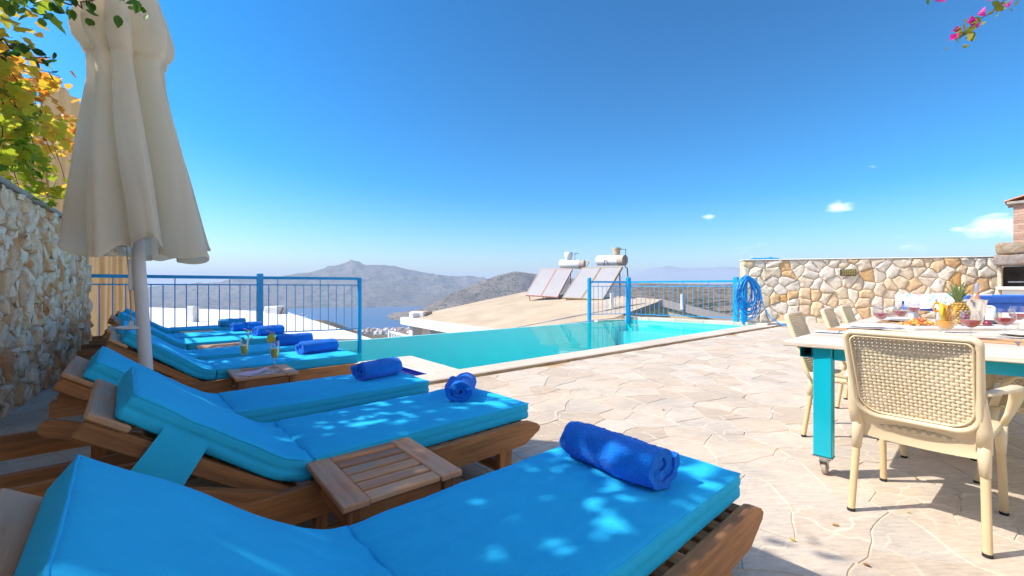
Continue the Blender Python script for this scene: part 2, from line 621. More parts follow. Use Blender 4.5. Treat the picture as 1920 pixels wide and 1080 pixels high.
def build_terrain():
    mb = MB()
    RR = [22, 30, 45, 70, 100, 140, 190, 250, 320, 400, 480, 560, 620, 680, 740, 800, 870, 950, 1050, 1150, 1270, 1400, 1550, 1700, 1850, 2000, 2150, 2300, 2500, 2750]
    NA = 300
    def ang(u):
        # fine inside the view, coarse behind
        a = -1 + 2 * u
        return math.pi * (.45 * a + .55 * a ** 3)
    def fn(u, v):
        r = RR[int(round(v * (len(RR) - 1)))]
        th = ang(u)
        return polar(th, r, ground_h(th, r))
    mb.grid(fn, NA, len(RR) - 1)
    inner = [polar(ang(i / NA), 22, ground_h(ang(i / NA), 22)) for i in range(NA)]
    mb.add(inner, [tuple(range(NA))])
    o = mb.build('hillside', spotted('hillside_scrub', (.24, .175, .12), (.045, .052, .03), .22), smooth=True)
    tag(o, kind='structure')

    sea = MB()
    n = 96
    sea.add([(0, 0, SEA)] + [(26000 * math.cos(2 * math.pi * i / n), 26000 * math.sin(2 * math.pi * i / n), SEA) for i in range(n)],
            [(0, i + 1, (i + 1) % n + 1) for i in range(n)])
    m, nt, N, L, b = new_mat('sea_water')
    b.inputs['Base Color'].default_value = (.012, .09, .22, 1)
    b.inputs['Roughness'].default_value = .35
    ge = N.new('ShaderNodeNewGeometry')
    bump(N, L, b, noise_node(N, L, ge.outputs['Position'], .05, 5, .6), .25, 2.0)
    tag(sea.build('sea', m), kind='structure')

    def ridge(name, mat, pts, wn_, wf, nu, nv, amp, p=1.25, seed=0.0, floor=SEA - 6):
        """pts: (px, py, distance) along the crest; wn_/wf near and far run-out in metres"""
        ths = [math.atan((px - 960) / FOC) for px, py, d in pts]
        ds = [(t, d) for t, (px, py, d) in zip(ths, pts)]
        zs = [(t, CAM_H + (HOR - py) * d / FOC) for t, (px, py, d) in zip(ths, pts)]
        mb = MB()
        def fn(u, v):
            th = ths[0] + (ths[-1] - ths[0]) * u
            d = lerp_tab(ds, th); zc = lerp_tab(zs, th)
            s = 2 * v - 1
            r = d + (s * wn_ if s < 0 else s * wf)
            shape = (1 - abs(s)) ** p
            z = floor + (zc - floor) * shape
            x, y = r * math.tan(th), r
            q = (x / 1000, y / 1000, seed)
            e = amp * (1 - abs(s)) ** .5 * (1 if abs(s) > .02 else .25)
            z += e * (noise.fractal(Vector(q) * 2.2, 1.0, 2.0, 5) * .8 + .5 * abs(noise.noise(Vector(q) * 5)) - .25)
            return polar(th, r / math.cos(th), z)
        mb.grid(fn, nu, nv)
        o = mb.build(name, mat, smooth=True)
        return tag(o, kind='structure')

    ridge('hill', spotted('hill_scrub', (.215, .17, .13), (.038, .046, .036), .055, (.32, .56)),
          [(690, 606, 2640), (712, 602, 2650), (760, 589, 2700), (800, 574, 2780), (850, 550, 2900), (890, 533, 3000), (930, 517, 3080),
           (967, 508.5, 3150), (1000, 512, 3200), (1050, 519, 3250), (1120, 527, 3350), (1250, 532, 3500), (1400, 536, 3700), (1700, 538, 3900)],
          520, 900, 220, 48, 42, 1.15, 2.0)
    ridge('mountain', spotted('mountain_scrub', (.155, .135, .115), (.05, .06, .052), .018, (.34, .62)),
          [(-300, 556, 5200), (100, 548, 5400), (300, 536, 5700), (400, 529, 5900), (480, 521, 6100), (540, 516, 6200), (585, 508, 6300), (620, 499.5, 6400),
           (640, 497, 6450), (661, 489, 6450), (684, 496, 6450), (705, 495.5, 6500), (740, 500, 6600), (780, 507, 6700), (815, 514, 6800),
           (850, 517, 7000), (890, 519, 7200), (960, 528, 7400), (1100, 535, 7800)],
          2150, 2500, 300, 60, 120, 1.0, 5.0)
    ridge('distant_mountain', simple('distant_rock', (.2, .2, .22), 1, .1, .01),
          [(1020, 534, 15500), (1120, 526, 15600), (1180, 514, 15800), (1222, 502, 16000), (1255, 498, 16000), (1290, 503, 16200), (1330, 501, 16400), (1370, 500, 16400), (1430, 511, 16300), (1550, 520, 16000),
           (1700, 515, 16000), (1900, 524, 15500), (2300, 534, 15000)],
          4500, 4000, 90, 20, 160, 1.0, 9.0)

    # town by the bay: small white houses, each one an object
    rng = random.Random(5)
    roof = simple('town_white', (.74, .70, .66), .9, .1, .2)
    red = simple('town_roof', (.45, .24, .15), .9, .2, .2)
    meshes = []
    for k in range(5):
        mb = MB()
        w, d_, h = rng.uniform(5, 9), rng.uniform(5, 8), rng.uniform(4, 8)
        mb.box(-w, w, -d_, d_, -6, h)
        me = mb.mesh('town_house', roof)
        if k in (1, 3):
            mb2 = MB()
            mb2.prism([(-w - .5, h), (w + .5, h), (0, h + 3)], 1, -d_ - .5, d_ + .5)
            meshes.append((me, mb2.mesh('roof', red)))
        else:
            mb2 = MB()
            mb2.box(-w * .5, w * .3, -d_ * .5, d_ * .4, h, h + 2.8)
            meshes.append((me, mb2.mesh('roof', roof)))
    n_h = 0
    while n_h < 95:
        px = rng.uniform(600, 775)
        r = rng.choice([rng.uniform(850, 1500), rng.uniform(1100, 2050)])
        if px < 655 and rng.random() < .7: continue
        th = math.atan((px - 960) / FOC)
        me, rf = rng.choice(meshes)
        rr = r / math.cos(th)
        o = link('town_house', me, None, polar(th, rr, ground_h(th, rr)), (0, 0, rng.uniform(0, 3.1)))
        s_ = rng.uniform(.55, 1.0)
        o.scale = (s_, s_, s_)
        tag(o, 'tiny white house of the town beside the bay', 'house', 'houses of the town by the bay')
        link('roof', rf, o)
        n_h += 1

    hz = MB()
    hz.box(-28000, 28000, -28000, 28000, SEA - 80, 520)
    m, nt, N, L, b = new_mat('haze_air')
    N.remove(b)
    v = N.new('ShaderNodeVolumePrincipled')
    v.inputs['Color'].default_value = (.70, .78, .88, 1)
    v.inputs['Density'].default_value = 0.00011
    v.inputs['Anisotropy'].default_value = 0.0
    L.new(v.outputs[0], N['Material Output'].inputs['Volume'])
    o = hz.build('haze', m)
    tag(o, kind='stuff')


build_terrain()

# ------------------------------------------------------------------ polygons for paving and walls
def voronoi(x0, x1, y0, y1, cell, jit, rng, ax=1.0, inside=None, vary=0.0):
    """irregular cells: returns list of (seed, polygon). cell size 'cell', stretched by ax along x"""
    nx_, ny_ = max(1, int((x1 - x0) / (cell * ax))), max(1, int((y1 - y0) / cell))
    dx, dy = (x1 - x0) / nx_, (y1 - y0) / ny_
    S = {}
    for i in range(-1, nx_ + 1):
        for j in range(-1, ny_ + 1):
            if vary and rng.random() < vary and 0 <= i < nx_:
                continue
            S[(i, j)] = (x0 + (i + .5 + (.5 if j % 2 else 0) * .8 + rng.uniform(-jit, jit)) * dx, y0 + (j + .5 + rng.uniform(-jit, jit)) * dy)
    out = []
    for (i, j), (sx, sy) in S.items():
        if inside and not inside(sx, sy): continue
        poly = [(x0, y0), (x1, y0), (x1, y1), (x0, y1)]
        if not (x0 - dx < sx < x1 + dx and y0 - dy < sy < y1 + dy): continue
        for a in range(-3, 4):
            for b in range(-3, 4):
                if (a, b) == (0, 0) or (i + a, j + b) not in S: continue
                qx, qy = S[(i + a, j + b)]
                mx, my, nx2, ny2 = (sx + qx) / 2, (sy + qy) / 2, qx - sx, qy - sy
                new = []
                for k in range(len(poly)):
                    p, q = poly[k], poly[(k + 1) % len(poly)]
                    dp = (p[0] - mx) * nx2 + (p[1] - my) * ny2
                    dq = (q[0] - mx) * nx2 + (q[1] - my) * ny2
                    if dp <= 0: new.append(p)
                    if (dp < 0 < dq) or (dq < 0 < dp):
                        t = dp / (dp - dq)
                        new.append((p[0] + (q[0] - p[0]) * t, p[1] + (q[1] - p[1]) * t))
                poly = new
                if len(poly) < 3: break
            if len(poly) < 3: break
        if len(poly) >= 3:
            out.append(((sx, sy), poly))
    return out


def refine(poly, step, warp):
    out = []
    n = len(poly)
    for k in range(n):
        p, q = poly[k], poly[(k + 1) % n]
        L = math.hypot(q[0] - p[0], q[1] - p[1])
        m = max(1, int(round(L / step)))
        for s in range(m):
            t = s / m
            x, y = p[0] + (q[0] - p[0]) * t, p[1] + (q[1] - p[1]) * t
            out.append(warp(x, y))
    return out


def inset(poly, d):
    """pull every vertex towards the inside by about d"""
    n = len(poly)
    area = sum(poly[i][0] * poly[(i + 1) % n][1] - poly[(i + 1) % n][0] * poly[i][1] for i in range(n))
    sg = 1 if area > 0 else -1
    out = []
    for i in range(n):
        p0, p, p1 = poly[i - 1], poly[i], poly[(i + 1) % n]
        tx, ty = p1[0] - p0[0], p1[1] - p0[1]
        l = math.hypot(tx, ty) or 1
        out.append((p[0] - sg * ty / l * d, p[1] + sg * tx / l * d))
    return out


def centroid(poly):
    return (sum(p[0] for p in poly) / len(poly), sum(p[1] for p in poly) / len(poly))


# ------------------------------------------------------------------ terrace deck
SX = [(0.0, (.50, .40, .30)), (.35, (.58, .475, .365)), (.6, (.62, .515, .40)), (.85, (.62, .53, .43)), (1.0, (.52, .45, .37))]
def flagstone_material():
    m, nt, N, L, b = new_mat('flagstone')
    ge = N.new('ShaderNodeNewGeometry')
    P = ge.outputs['Position']
    at_ = N.new('ShaderNodeAttribute'); at_.attribute_name = 'rnd'
    c = ramp_node(N, L, at_.outputs['Fac'], SX)
    # cloudy beds of grey and ochre, fine streaks along the split of the stone, pale veins
    n1 = noise_node(N, L, P, 2.6, 6, .62)
    c = mixc(N, L, ramp_node(N, L, n1, [(.42, (0, 0, 0)), (.68, (.62, .62, .62))]), c, (.42, .375, .32))
    n2 = noise_node(N, L, P, 1.1, 5, .6)
    c = mixc(N, L, ramp_node(N, L, n2, [(.54, (0, 0, 0)), (.74, (.6, .6, .6))]), c, (.56, .40, .25))
    rt = N.new('ShaderNodeVectorRotate'); rt.rotation_type = 'Z_AXIS'; rt.inputs['Angle'].default_value = -.9
    L.new(P, rt.inputs['Vector'])
    n3 = noise_node(N, L, rt.outputs[0], 1.0, 8, .72, stretch=(60, 9, 10))
    c = mixc(N, L, .55, c, ramp_node(N, L, n3, [(.30, (.30, .29, .28)), (.52, (.5, .5, .5)), (.72, (.68, .68, .67))]), 'OVERLAY')
    wv = N.new('ShaderNodeTexNoise'); wv.inputs['Scale'].default_value = 3.0; wv.inputs['Detail'].default_value = 3
    L.new(P, wv.inputs['Vector'])
    ws = N.new('ShaderNodeVectorMath'); ws.operation = 'SCALE'; ws.inputs['Scale'].default_value = .35
    L.new(wv.outputs['Color'], ws.inputs[0])
    wa = N.new('ShaderNodeVectorMath'); wa.operation = 'ADD'
    L.new(rt.outputs[0], wa.inputs[0]); L.new(ws.outputs[0], wa.inputs[1])
    ms = N.new('ShaderNodeMapping'); ms.inputs['Scale'].default_value = (3.4, 1.7, 1)
    L.new(wa.outputs[0], ms.inputs[0])
    vo = N.new('ShaderNodeTexVoronoi'); vo.feature = 'DISTANCE_TO_EDGE'; vo.inputs['Scale'].default_value = 1.25
    vo.voronoi_dimensions = '2D'
    L.new(ms.outputs[0], vo.inputs['Vector'])
    nb = noise_node(N, L, P, 1.7, 3, .5)
    gate = ramp_node(N, L, nb, [(.40, (0, 0, 0)), (.55, (1, 1, 1))])
    vein = ramp_node(N, L, vo.outputs['Distance'], [(.0, (1, 1, 1)), (.013, (.8, .8, .8)), (.03, (0, 0, 0))])
    vg = mixc(N, L, 1.0, vein, gate, 'MULTIPLY')
    c = mixc(N, L, vg, c, (.66, .56, .45))
    n5 = noise_node(N, L, P, 70, 4, .7)
    c = mixc(N, L, ramp_node(N, L, n5, [(.24, (.7, .7, .7)), (.33, (0, 0, 0))]), c, (.26, .22, .18))
    L.new(c, b.inputs['Base Color'])
    b.inputs['Roughness'].default_value = .85
    b.inputs['Specular IOR Level'].default_value = .25
    a1 = N.new('ShaderNodeMath'); a1.operation = 'MULTIPLY_ADD'; L.new(n3, a1.inputs[0]); a1.inputs[1].default_value = 1.2; L.new(n5, a1.inputs[2])
    a2 = N.new('ShaderNodeMath'); a2.operation = 'MULTIPLY_ADD'; L.new(n1, a2.inputs[0]); a2.inputs[1].default_value = 3.0; L.new(a1.outputs[0], a2.inputs[2])
    bump(N, L, b, a2.outputs[0], .5, .006)
    return m


M['flagstone'] = flagstone_material()
_m, _nt, _N, _L, _b = new_mat('joint')
_ge = _N.new('ShaderNodeNewGeometry')
_n = noise_node(_N, _L, _ge.outputs['Position'], 1.6, 4, .6)
_L.new(ramp_node(_N, _L, _n, [(.50, (.70, .60, .48)), (.59, (.55, .39, .23)), (.67, (.44, .27, .13))]), _b.inputs['Base Color'])
_b.inputs['Roughness'].default_value = .95
M['joint'] = _m

WALL_P, WALL_D = Vector((-0.44, 9.4, 0)), Vector((-.086, -1, 0)).normalized()


def wall_x(y):
    return -.44 - .086 * (9.4 - y)


POOL_NEAR_Y = 4.12      # outer foot of the near coping at X = 2.5


def cop_y(x):           # outer edge of the near coping
    return 4.13 - (x - 2.48) * .0317


def deck_in(x, y):
    if y < cop_y(x) - .015: return wall_x(y) - .1 < x < 19
    return x < (1.80 if y < 5.78 else 2.42) and wall_x(y) - .1 < x and y < 9.35


def build_deck():
    slab = MB()
    zt = -.0055
    # bed under the paving (joints show it)
    slab.add([(-3, -9, zt), (20, -9, zt), (20, cop_y(20), zt), (1.82, cop_y(1.82), zt), (1.82, 5.75, zt), (2.44, 5.75, zt), (2.44, 9.45, zt), (-3, 9.45, zt)], [(0, 1, 2, 3, 4, 5, 6, 7)])
    deck = slab.build('terrace', M['joint'])
    tag(deck, kind='structure')
    body = MB()
    body.prism([(-3, -9), (20, -9), (20, 3.5), (1.80, 4.05), (1.80, 5.72), (2.42, 5.72), (2.42, 9.44), (-3, 9.44)], 2, -9.5, zt - .02)
    o = body.build('terrace_wall', M['white_render'])
    tag(o, kind='structure')
    rng = random.Random(11)
    ca, sa = math.cos(.5), math.sin(.5)
    def rotp(x, y): return (x * ca - y * sa, x * sa + y * ca)
    def unrot(x, y): return (x * ca + y * sa, -x * sa + y * ca)
    cells = voronoi(-8, 21, -18, 11, .275, .44, rng, 1.4, inside=lambda x, y: deck_in(*rotp(x, y)), vary=.10)
    def warp(x, y):
        q = Vector((x * 3.0, y * 3.0, 0))
        dx = noise.noise(q) * .05 + noise.noise(q * 3.3) * .018
        dy = noise.noise(q + Vector((7, 3, 5))) * .05 + noise.noise(q * 3.3 + Vector((1, 9, 2))) * .018
        return rotp(x + dx, y + dy)
    stones = []
    for s, poly in cells:
        P = refine(poly, .085, warp)
        c = centroid(P)
        if c[1] > cop_y(c[0]) - .15 and c[0] > 2.3: 
            pass
        # keep clear of the coping and the walls
        P2 = []
        for x, y in P:
            if x > 2.42 and y > cop_y(x) - .012: y = cop_y(x) - .012
            lim = 1.80 if y < 5.76 else 2.40
            if lim < x < 2.6 and y > cop_y(2.5): x = lim
            y = min(y, 9.38)
            P2.append((x, y))
        d = c[0] * FX + c[1] * FY
        l = c[0] * RX + c[1] * RY
        vis = d > .6 and abs(l / d) < 1.3 and (HOR + FOC * CAM_H / d) < 1150
        stones.append((vis, d, c, P2))
    stones.sort(key=lambda s: (not s[0], s[1]))
    rest = MB()
    for k, (vis, d, c, P) in enumerate(stones):
        tgt = MB() if k < 300 and vis else rest
        g = rng.uniform(.0008, .0032)
        r0 = inset(P, g)
        r1 = inset(P, g + .004)
        n = len(P)
        zz = rng.uniform(-.002, .0005)
        tx, ty = rng.uniform(-.003, .003), rng.uniform(-.003, .003)
        vs = [(x, y, -.0075) for x, y in r0] + [(x, y, zz + (x - c[0]) * tx + (y - c[1]) * ty) for x, y in r1]
        fs = [(i, (i + 1) % n, n + (i + 1) % n, n + i) for i in range(n)] + [tuple(range(n, 2 * n))]
        tgt.add(vs, fs, rng.random())
        if tgt is not rest:
            tgt.build('flagstone', M['flagstone'], deck)
    o = rest.build('flagstones', M['flagstone'], deck)
    tag(o, kind='stuff')
    # worn orange earth stain on the deck lies in the stone material; add a drain grid of dust by the pool


build_deck()

# ------------------------------------------------------------------ pool
M['travertine'] = stone('travertine', [(0, (.56, .47, .37)), (1, (.66, .57, .46))], (.92, 1.06), 4, .2, .8, None, fine=90, bdist=.003)
M['rusty_edge'] = stone('coping_edge', [(0, (.42, .29, .16)), (1, (.52, .38, .23))], (.75, 1.15), 6, .4, .85, (.30, .17, .07), (.5, .75), 90, .004)


def water_material():
    m, nt, N, L, b = new_mat('pool_water')
    N.remove(b)
    out = N['Material Output']
    tr = N.new('ShaderNodeBsdfTransparent'); tr.inputs[0].default_value = (.38, .97, .98, 1)
    gl = N.new('ShaderNodeBsdfGlossy'); gl.inputs['Roughness'].default_value = .015
    fr = N.new('ShaderNodeFresnel'); fr.inputs['IOR'].default_value = 1.33
    ge = N.new('ShaderNodeNewGeometry')
    n1 = noise_node(N, L, ge.outputs['Position'], 2.2, 3, .5)
    bp = N.new('ShaderNodeBump'); bp.inputs['Strength'].default_value = .07; bp.inputs['Distance'].default_value = .05
    L.new(n1, bp.inputs['Height'])
    L.new(bp.outputs[0], gl.inputs['Normal']); L.new(bp.outputs[0], fr.inputs['Normal'])
    mx = N.new('ShaderNodeMixShader')
    pol = N.new('ShaderNodeMath'); pol.operation = 'MULTIPLY'; pol.inputs[1].default_value = .5
    L.new(fr.outputs[0], pol.inputs[0])
    L.new(pol.outputs[0], mx.inputs[0]); L.new(tr.outputs[0], mx.inputs[1]); L.new(gl.outputs[0], mx.inputs[2])
    L.new(mx.outputs[0], out.inputs[0])
    return m


def mosaic(name, c1, c2, scale=.025, grout=(.5, .62, .66)):
    m, nt, N, L, b = new_mat(name)
    tc = N.new('ShaderNodeTexCoord')
    br = N.new('ShaderNodeTexBrick')
    br.offset = 0
    br.inputs['Color1'].default_value = (*c1, 1); br.inputs['Color2'].default_value = (*c2, 1)
    br.inputs['Mortar'].default_value = (*grout, 1)
    br.inputs['Scale'].default_value = 1 / scale * .5
    br.inputs['Mortar Size'].default_value = .03
    br.inputs['Brick Width'].default_value = .5; br.inputs['Row Height'].default_value = .5
    L.new(tc.outputs['UV'], br.inputs['Vector'])
    L.new(br.outputs[0], b.inputs['Base Color'])
    b.inputs['Roughness'].default_value = .25
    return m


M['basin'] = simple('pool_basin', (.05, .78, .75), .6, .04, 2)
M['step'] = simple('pool_step', (.50, .66, .62), .6, .05, 2)
M['dark_tile'] = simple('dark_blue_tile', (.008, .02, .22), .2, .5, 40)
M['blue_tile'] = simple('blue_tile', (.02, .16, .50), .2, .4, 30)
M['water'] = water_material()
M['tile_line'] = simple('teal_tile', (.05, .42, .50), .3, .2, 12)

ZW = -.02               # water level
INF = [Vector((2.42, 9.05, 0)), Vector((3.70, 8.80, 0)), Vector((11.0, 8.42, 0))]      # infinity edge


def build_pool():
    pool = thing('swimming_pool', 'turquoise infinity pool with pale stone coping beside the terrace', 'swimming pool', (2.5, 4.13, 0))
    o0 = Vector((2.5, 4.13, 0))
    def rel(p): return Vector(p) - o0
    # plan of the water: near line, far end, infinity line, left end (behind the sun loungers)
    def near_in(x): return 4.44 - (x - 2.5) * .0317 + max(0, x - 3) * .014
    cN0 = Vector((3.13, near_in(3.13), 0))        # corner beside the small basin
    cF = Vector((13.05, 4.30, 0))                 # far near corner
    FL = at(1161, 590, 14.8); FR = at(1454, 608, 11.6)
    FL.z = FR.z = 0
    cF = Vector((FR.x - .1, FR.y + .28, 0))
    cI = Vector((FL.x - .2, FL.y - .35, 0))
    P1 = INF[2]
    pa = Vector((3.22, 5.80, 0))                   # head of the divider strip
    plan = [cN0, cF, cI, P1, INF[1], INF[0], Vector((2.45, 7.0, 0)), Vector((2.45, 5.95, 0)), pa]
    mb = MB()
    mb.add([rel((p.x, p.y, ZW)) for p in plan], [tuple(range(len(plan)))])
    mb.build('water_surface', M['water'], pool)
    # basin
    bs = MB()
    zb = -2.1
    n = len(plan)
    vs = [rel((p.x, p.y, -.004)) for p in plan] + [rel((p.x, p.y, zb)) for p in plan]
    bs.add(vs, [(i, (i + 1) % n, n + (i + 1) % n, n + i) for i in range(n) if i not in (2, 3, 4)] + [tuple(range(n, 2 * n))])
    vs2 = [rel((p.x, p.y, ZW - .012)) for p in plan[2:6]] + [rel((p.x, p.y, zb)) for p in plan[2:6]]
    bs.add(vs2, [(i, i + 1, 5 + i, 4 + i) for i in range(3)])
    bs.build('basin', M['basin'], pool)
    # outside wall below the infinity edge
    ow = MB()
    for a, b in ((INF[0], INF[1]), (INF[1], P1), (P1, cI)):
        d = (b - a).normalized(); nrm = Vector((-d.y, d.x, 0))
        q = [a, b, b + nrm * .16, a + nrm * .16]
        vs = [rel((p.x, p.y, ZW - .012)) for p in q[:2]] + [rel((p.x, p.y, ZW - .02)) for p in q[2:]] + [rel((p.x, p.y, -9)) for p in q]
        ow.add(vs, [(0, 1, 2, 3), (2, 3, 7, 6), (0, 3, 7, 4), (1, 2, 6, 5)])
    ow.build('overflow_wall', M['white_render'], pool)
    # submerged pale steps at the left end
    st = MB()
    st.box(-.04, .62, 1.95, 4.45, -1.5, -.30)
    st.box(.62, 1.0, 1.8, 4.3, -1.5, -.62)
    st.build('pool_step', M['step'], pool)
    lg = MB()
    dd = (cI - cF).normalized(); nn = Vector((-1, .0, 0))
    q = [cF + dd * .05, cI - dd * .05]
    q = [q[0], q[1], q[1] + nn * .45, q[0] + nn * .45]
    lg.add([rel((p.x, p.y, -.36)) for p in q] + [rel((p.x, p.y, -1.48)) for p in q], [(0, 1, 2, 3), (2, 3, 7, 6), (3, 0, 4, 7), (1, 2, 6, 5)])
    lg.build('pool_ledge', M['step'], pool)
    # dark lane lines on the pool floor
    # coping slabs along the near side, each a piece
    cop = thing('pool_coping', 'pale travertine coping slabs with rusty edge along the pool', 'coping', (2.5, 4.13, 0))
    rng = random.Random(3)
    x = 1.2
    x_end = 15.3
    while x < x_end:
        x2 = min(x + 1.12, x_end)
        g = .0015
        y0a, y0b = cop_y(x), cop_y(x2)
        y1a, y1b = near_in(x) + .0, near_in(x2) + .0
        if x < 2.5:
            pass
        zt, zl = .045, -.02
        poly = [(x + g, y0a), (x2 - g, y0b), (x2 - g, y1b), (x + g, y1a)]
        if x2 > 3.1 or True:
            mbc = MB()
            # body, with a rounded nose towards the terrace
            nose = [(.0, -.035), (-.010, -.02), (-.012, .01), (-.006, .034), (.012, zt)]
            va = []
            for (xx, yo, yi) in ((x + g, y0a, y1a), (x2 - g, y0b, y1b)):
                va += [rel((xx, yo + a, z)) for a, z in nose] + [rel((xx, yi + .02, zt)), rel((xx, yi + .028, zt - .01)), rel((xx, yi + .028, ZW - .04))]
            k = 8
            mbc.add(va, [(i, i + 1, k + i + 1, k + i) for i in range(k - 1)] + [tuple(range(k)), tuple(range(2 * k - 1, k - 1, -1))], rng.random())
            o = mbc.build('coping_slab', M['travertine'], cop)
            o.data.materials.append(M['rusty_edge'])
            for f in o.data.polygons:
                if f.center.y < .01 + (y0a - 4.13) and f.center.z < .032: f.material_index = 1
        x = x2
    # far coping, raised a little
    def strip(name, a, b, w, z0, z1, mat, parent, side=1, rl=rel, ch=.012):
        d = (b - a); ln = d.length; d.normalize()
        nrm = Vector((-d.y, d.x, 0)) * side
        Mx = Matrix(((d.x, nrm.x, 0, rl(a).x), (d.y, nrm.y, 0, rl(a).y), (0, 0, 1, 0), (0, 0, 0, 1)))
        mb_ = MB().box(0, ln, 0, w, z0, z1, ch, Mx, rng.random())
        return mb_.build(name, mat, parent)
    fa, fb = Vector((cF.x + .02, cF.y - .12, 0)), Vector((cI.x + .02, cI.y, 0))
    L_ = (fb - fa).length; dv = (fb - fa).normalized(); k = 5
    for i in range(k):
        strip('coping_slab', fa + dv * (L_ * i / k + .001), fa + dv * (L_ * (i + 1) / k - .001), .42, ZW - .03, .10, M['travertine'], cop, -1)
    strip('coping_slab', Vector((cI.x + .05, cI.y, 0)), P1 + Vector((.3, -.1, 0)), .22, ZW - .03, .008, M['travertine'], cop, -1)
    # divider strip and the small basin
    dw = strip('divider_slab', pa + Vector((.02, .05, 0)), cN0 + Vector((.02, .02, 0)), .36, ZW - .05, .043, M['travertine'], cop, -1)
    strip('divider_slab', Vector((1.84, 5.60, 0)), pa + Vector((-.38, -.20, 0)), .26, ZW - .05, .0425, M['travertine'], cop, 1)
    sm = thing('small_basin', 'small square basin edged in dark blue mosaic beside the divider coping', 'basin', (2.2, 5.0, -.3))
    o1 = Vector((2.2, 5.0, -.3))
    sb = MB()
    x0, x1, y0, y1 = 1.88, 2.765, 4.50, 5.50
    sb.box(x0, x1, y0, y1, -.42, -.40)
    sb.v = [tuple(Vector(p) - o1) for p in sb.v]
    sb.build('basin_floor', M['blue_tile'], sm)
    wl_ = MB()
    for a, b, c, d in ((x1, x1 + .05, y0 - .05, y1 + .05), (x0 - .05, x0, y0 - .05, y1 + .05), (x0, x1, y1, y1 + .05), (x0, x1, y0 - .05, y0)):
        wl_.box(a, b, c, d, -.42, -.135)
    wl_.v = [tuple(Vector(p) - o1) for p in wl_.v]
    wl_.build('basin_wall', M['blue_tile'], sm)
    # individual dark mosaic tiles round the rim
    tile = MB().box(-.021, .021, -.004, .004, -.03, .03, .002).mesh('mosaic_tile', M['dark_tile'])
    k = int((y1 - y0) / .047)
    for i in range(k):
        for zz in (-.015, -.08):
            t = link('mosaic_tile', tile, sm, Vector((x1 - .003, y0 + .03 + i * .047, zz)) - o1, (0, 0, math.pi / 2))
    for i in range(int((x1 - x0) / .047)):
        link('mosaic_tile', tile, sm, Vector((x0 + .03 + i * .047, y1 - .003, -.015)) - o1)
        link('mosaic_tile', tile, sm, Vector((x0 + .03 + i * .047, y1 - .003, -.08)) - o1)
    rim = MB()
    rim.box(x1 - .002, x1 + .03, y0, y1, -.134, .03)
    rim.box(x0, x1 - .003, y1 - .002, y1 + .03, -.134, .03)
    rim.v = [tuple(Vector(p) - o1) for p in rim.v]
    rim.build('basin_rim', M['china'], sm)
    wt = MB()
    wt.add([Vector(p) - o1 for p in ((x0, y0, -.14), (x1, y0, -.14), (x1, y1, -.14), (x0, y1, -.14))], [(0, 1, 2, 3)])
    wt.build('basin_water', M['water'], sm)
    # paved strip around the small basin
    pv = MB()
    pv.box(1.2, 1.55, 4.46, 5.86, -.012, .0415)
    pv.box(2.88, 3.14, 4.50, 5.56, -.03, .0)
    pv.v = [tuple(Vector(p) - o0) for p in pv.v]
    return pool


build_pool()

# ------------------------------------------------------------------ stone walls
WS = [(0, (.84, .72, .56)), (.36, (.88, .78, .63)), (.62, (.86, .70, .49)), (.80, (.84, .61, .36)), (.89, (.80, .45, .16)), (1, (.86, .76, .62))]
M['wall_stone'] = stone('wall_stone', WS, (.8, 1.14), 7, .65, .9, (.58, .33, .14), (.58, .78), 60, .015)
WL = [(0, (.88, .68, .46)), (.34, (.92, .79, .62)), (.52, (.86, .66, .46)), (.70, (.84, .50, .26)), (.84, (.72, .36, .16)), (1, (.84, .70, .54))]
M['rough_stone'] = stone('rough_stone', WL, (.75, 1.2), 11, .55, .95, (.74, .40, .18), (.50, .62), 45, .012, (.34, .29, .26))
M['wall_grout'] = simple('wall_grout', (.62, .49, .34), .95, .2, 8, bmp=.6, bscale=60)
M['wall_grout_dark'] = simple('wall_grout_dark', (.46, .38, .31), .95, .35, 8, bmp=.8, bscale=40)


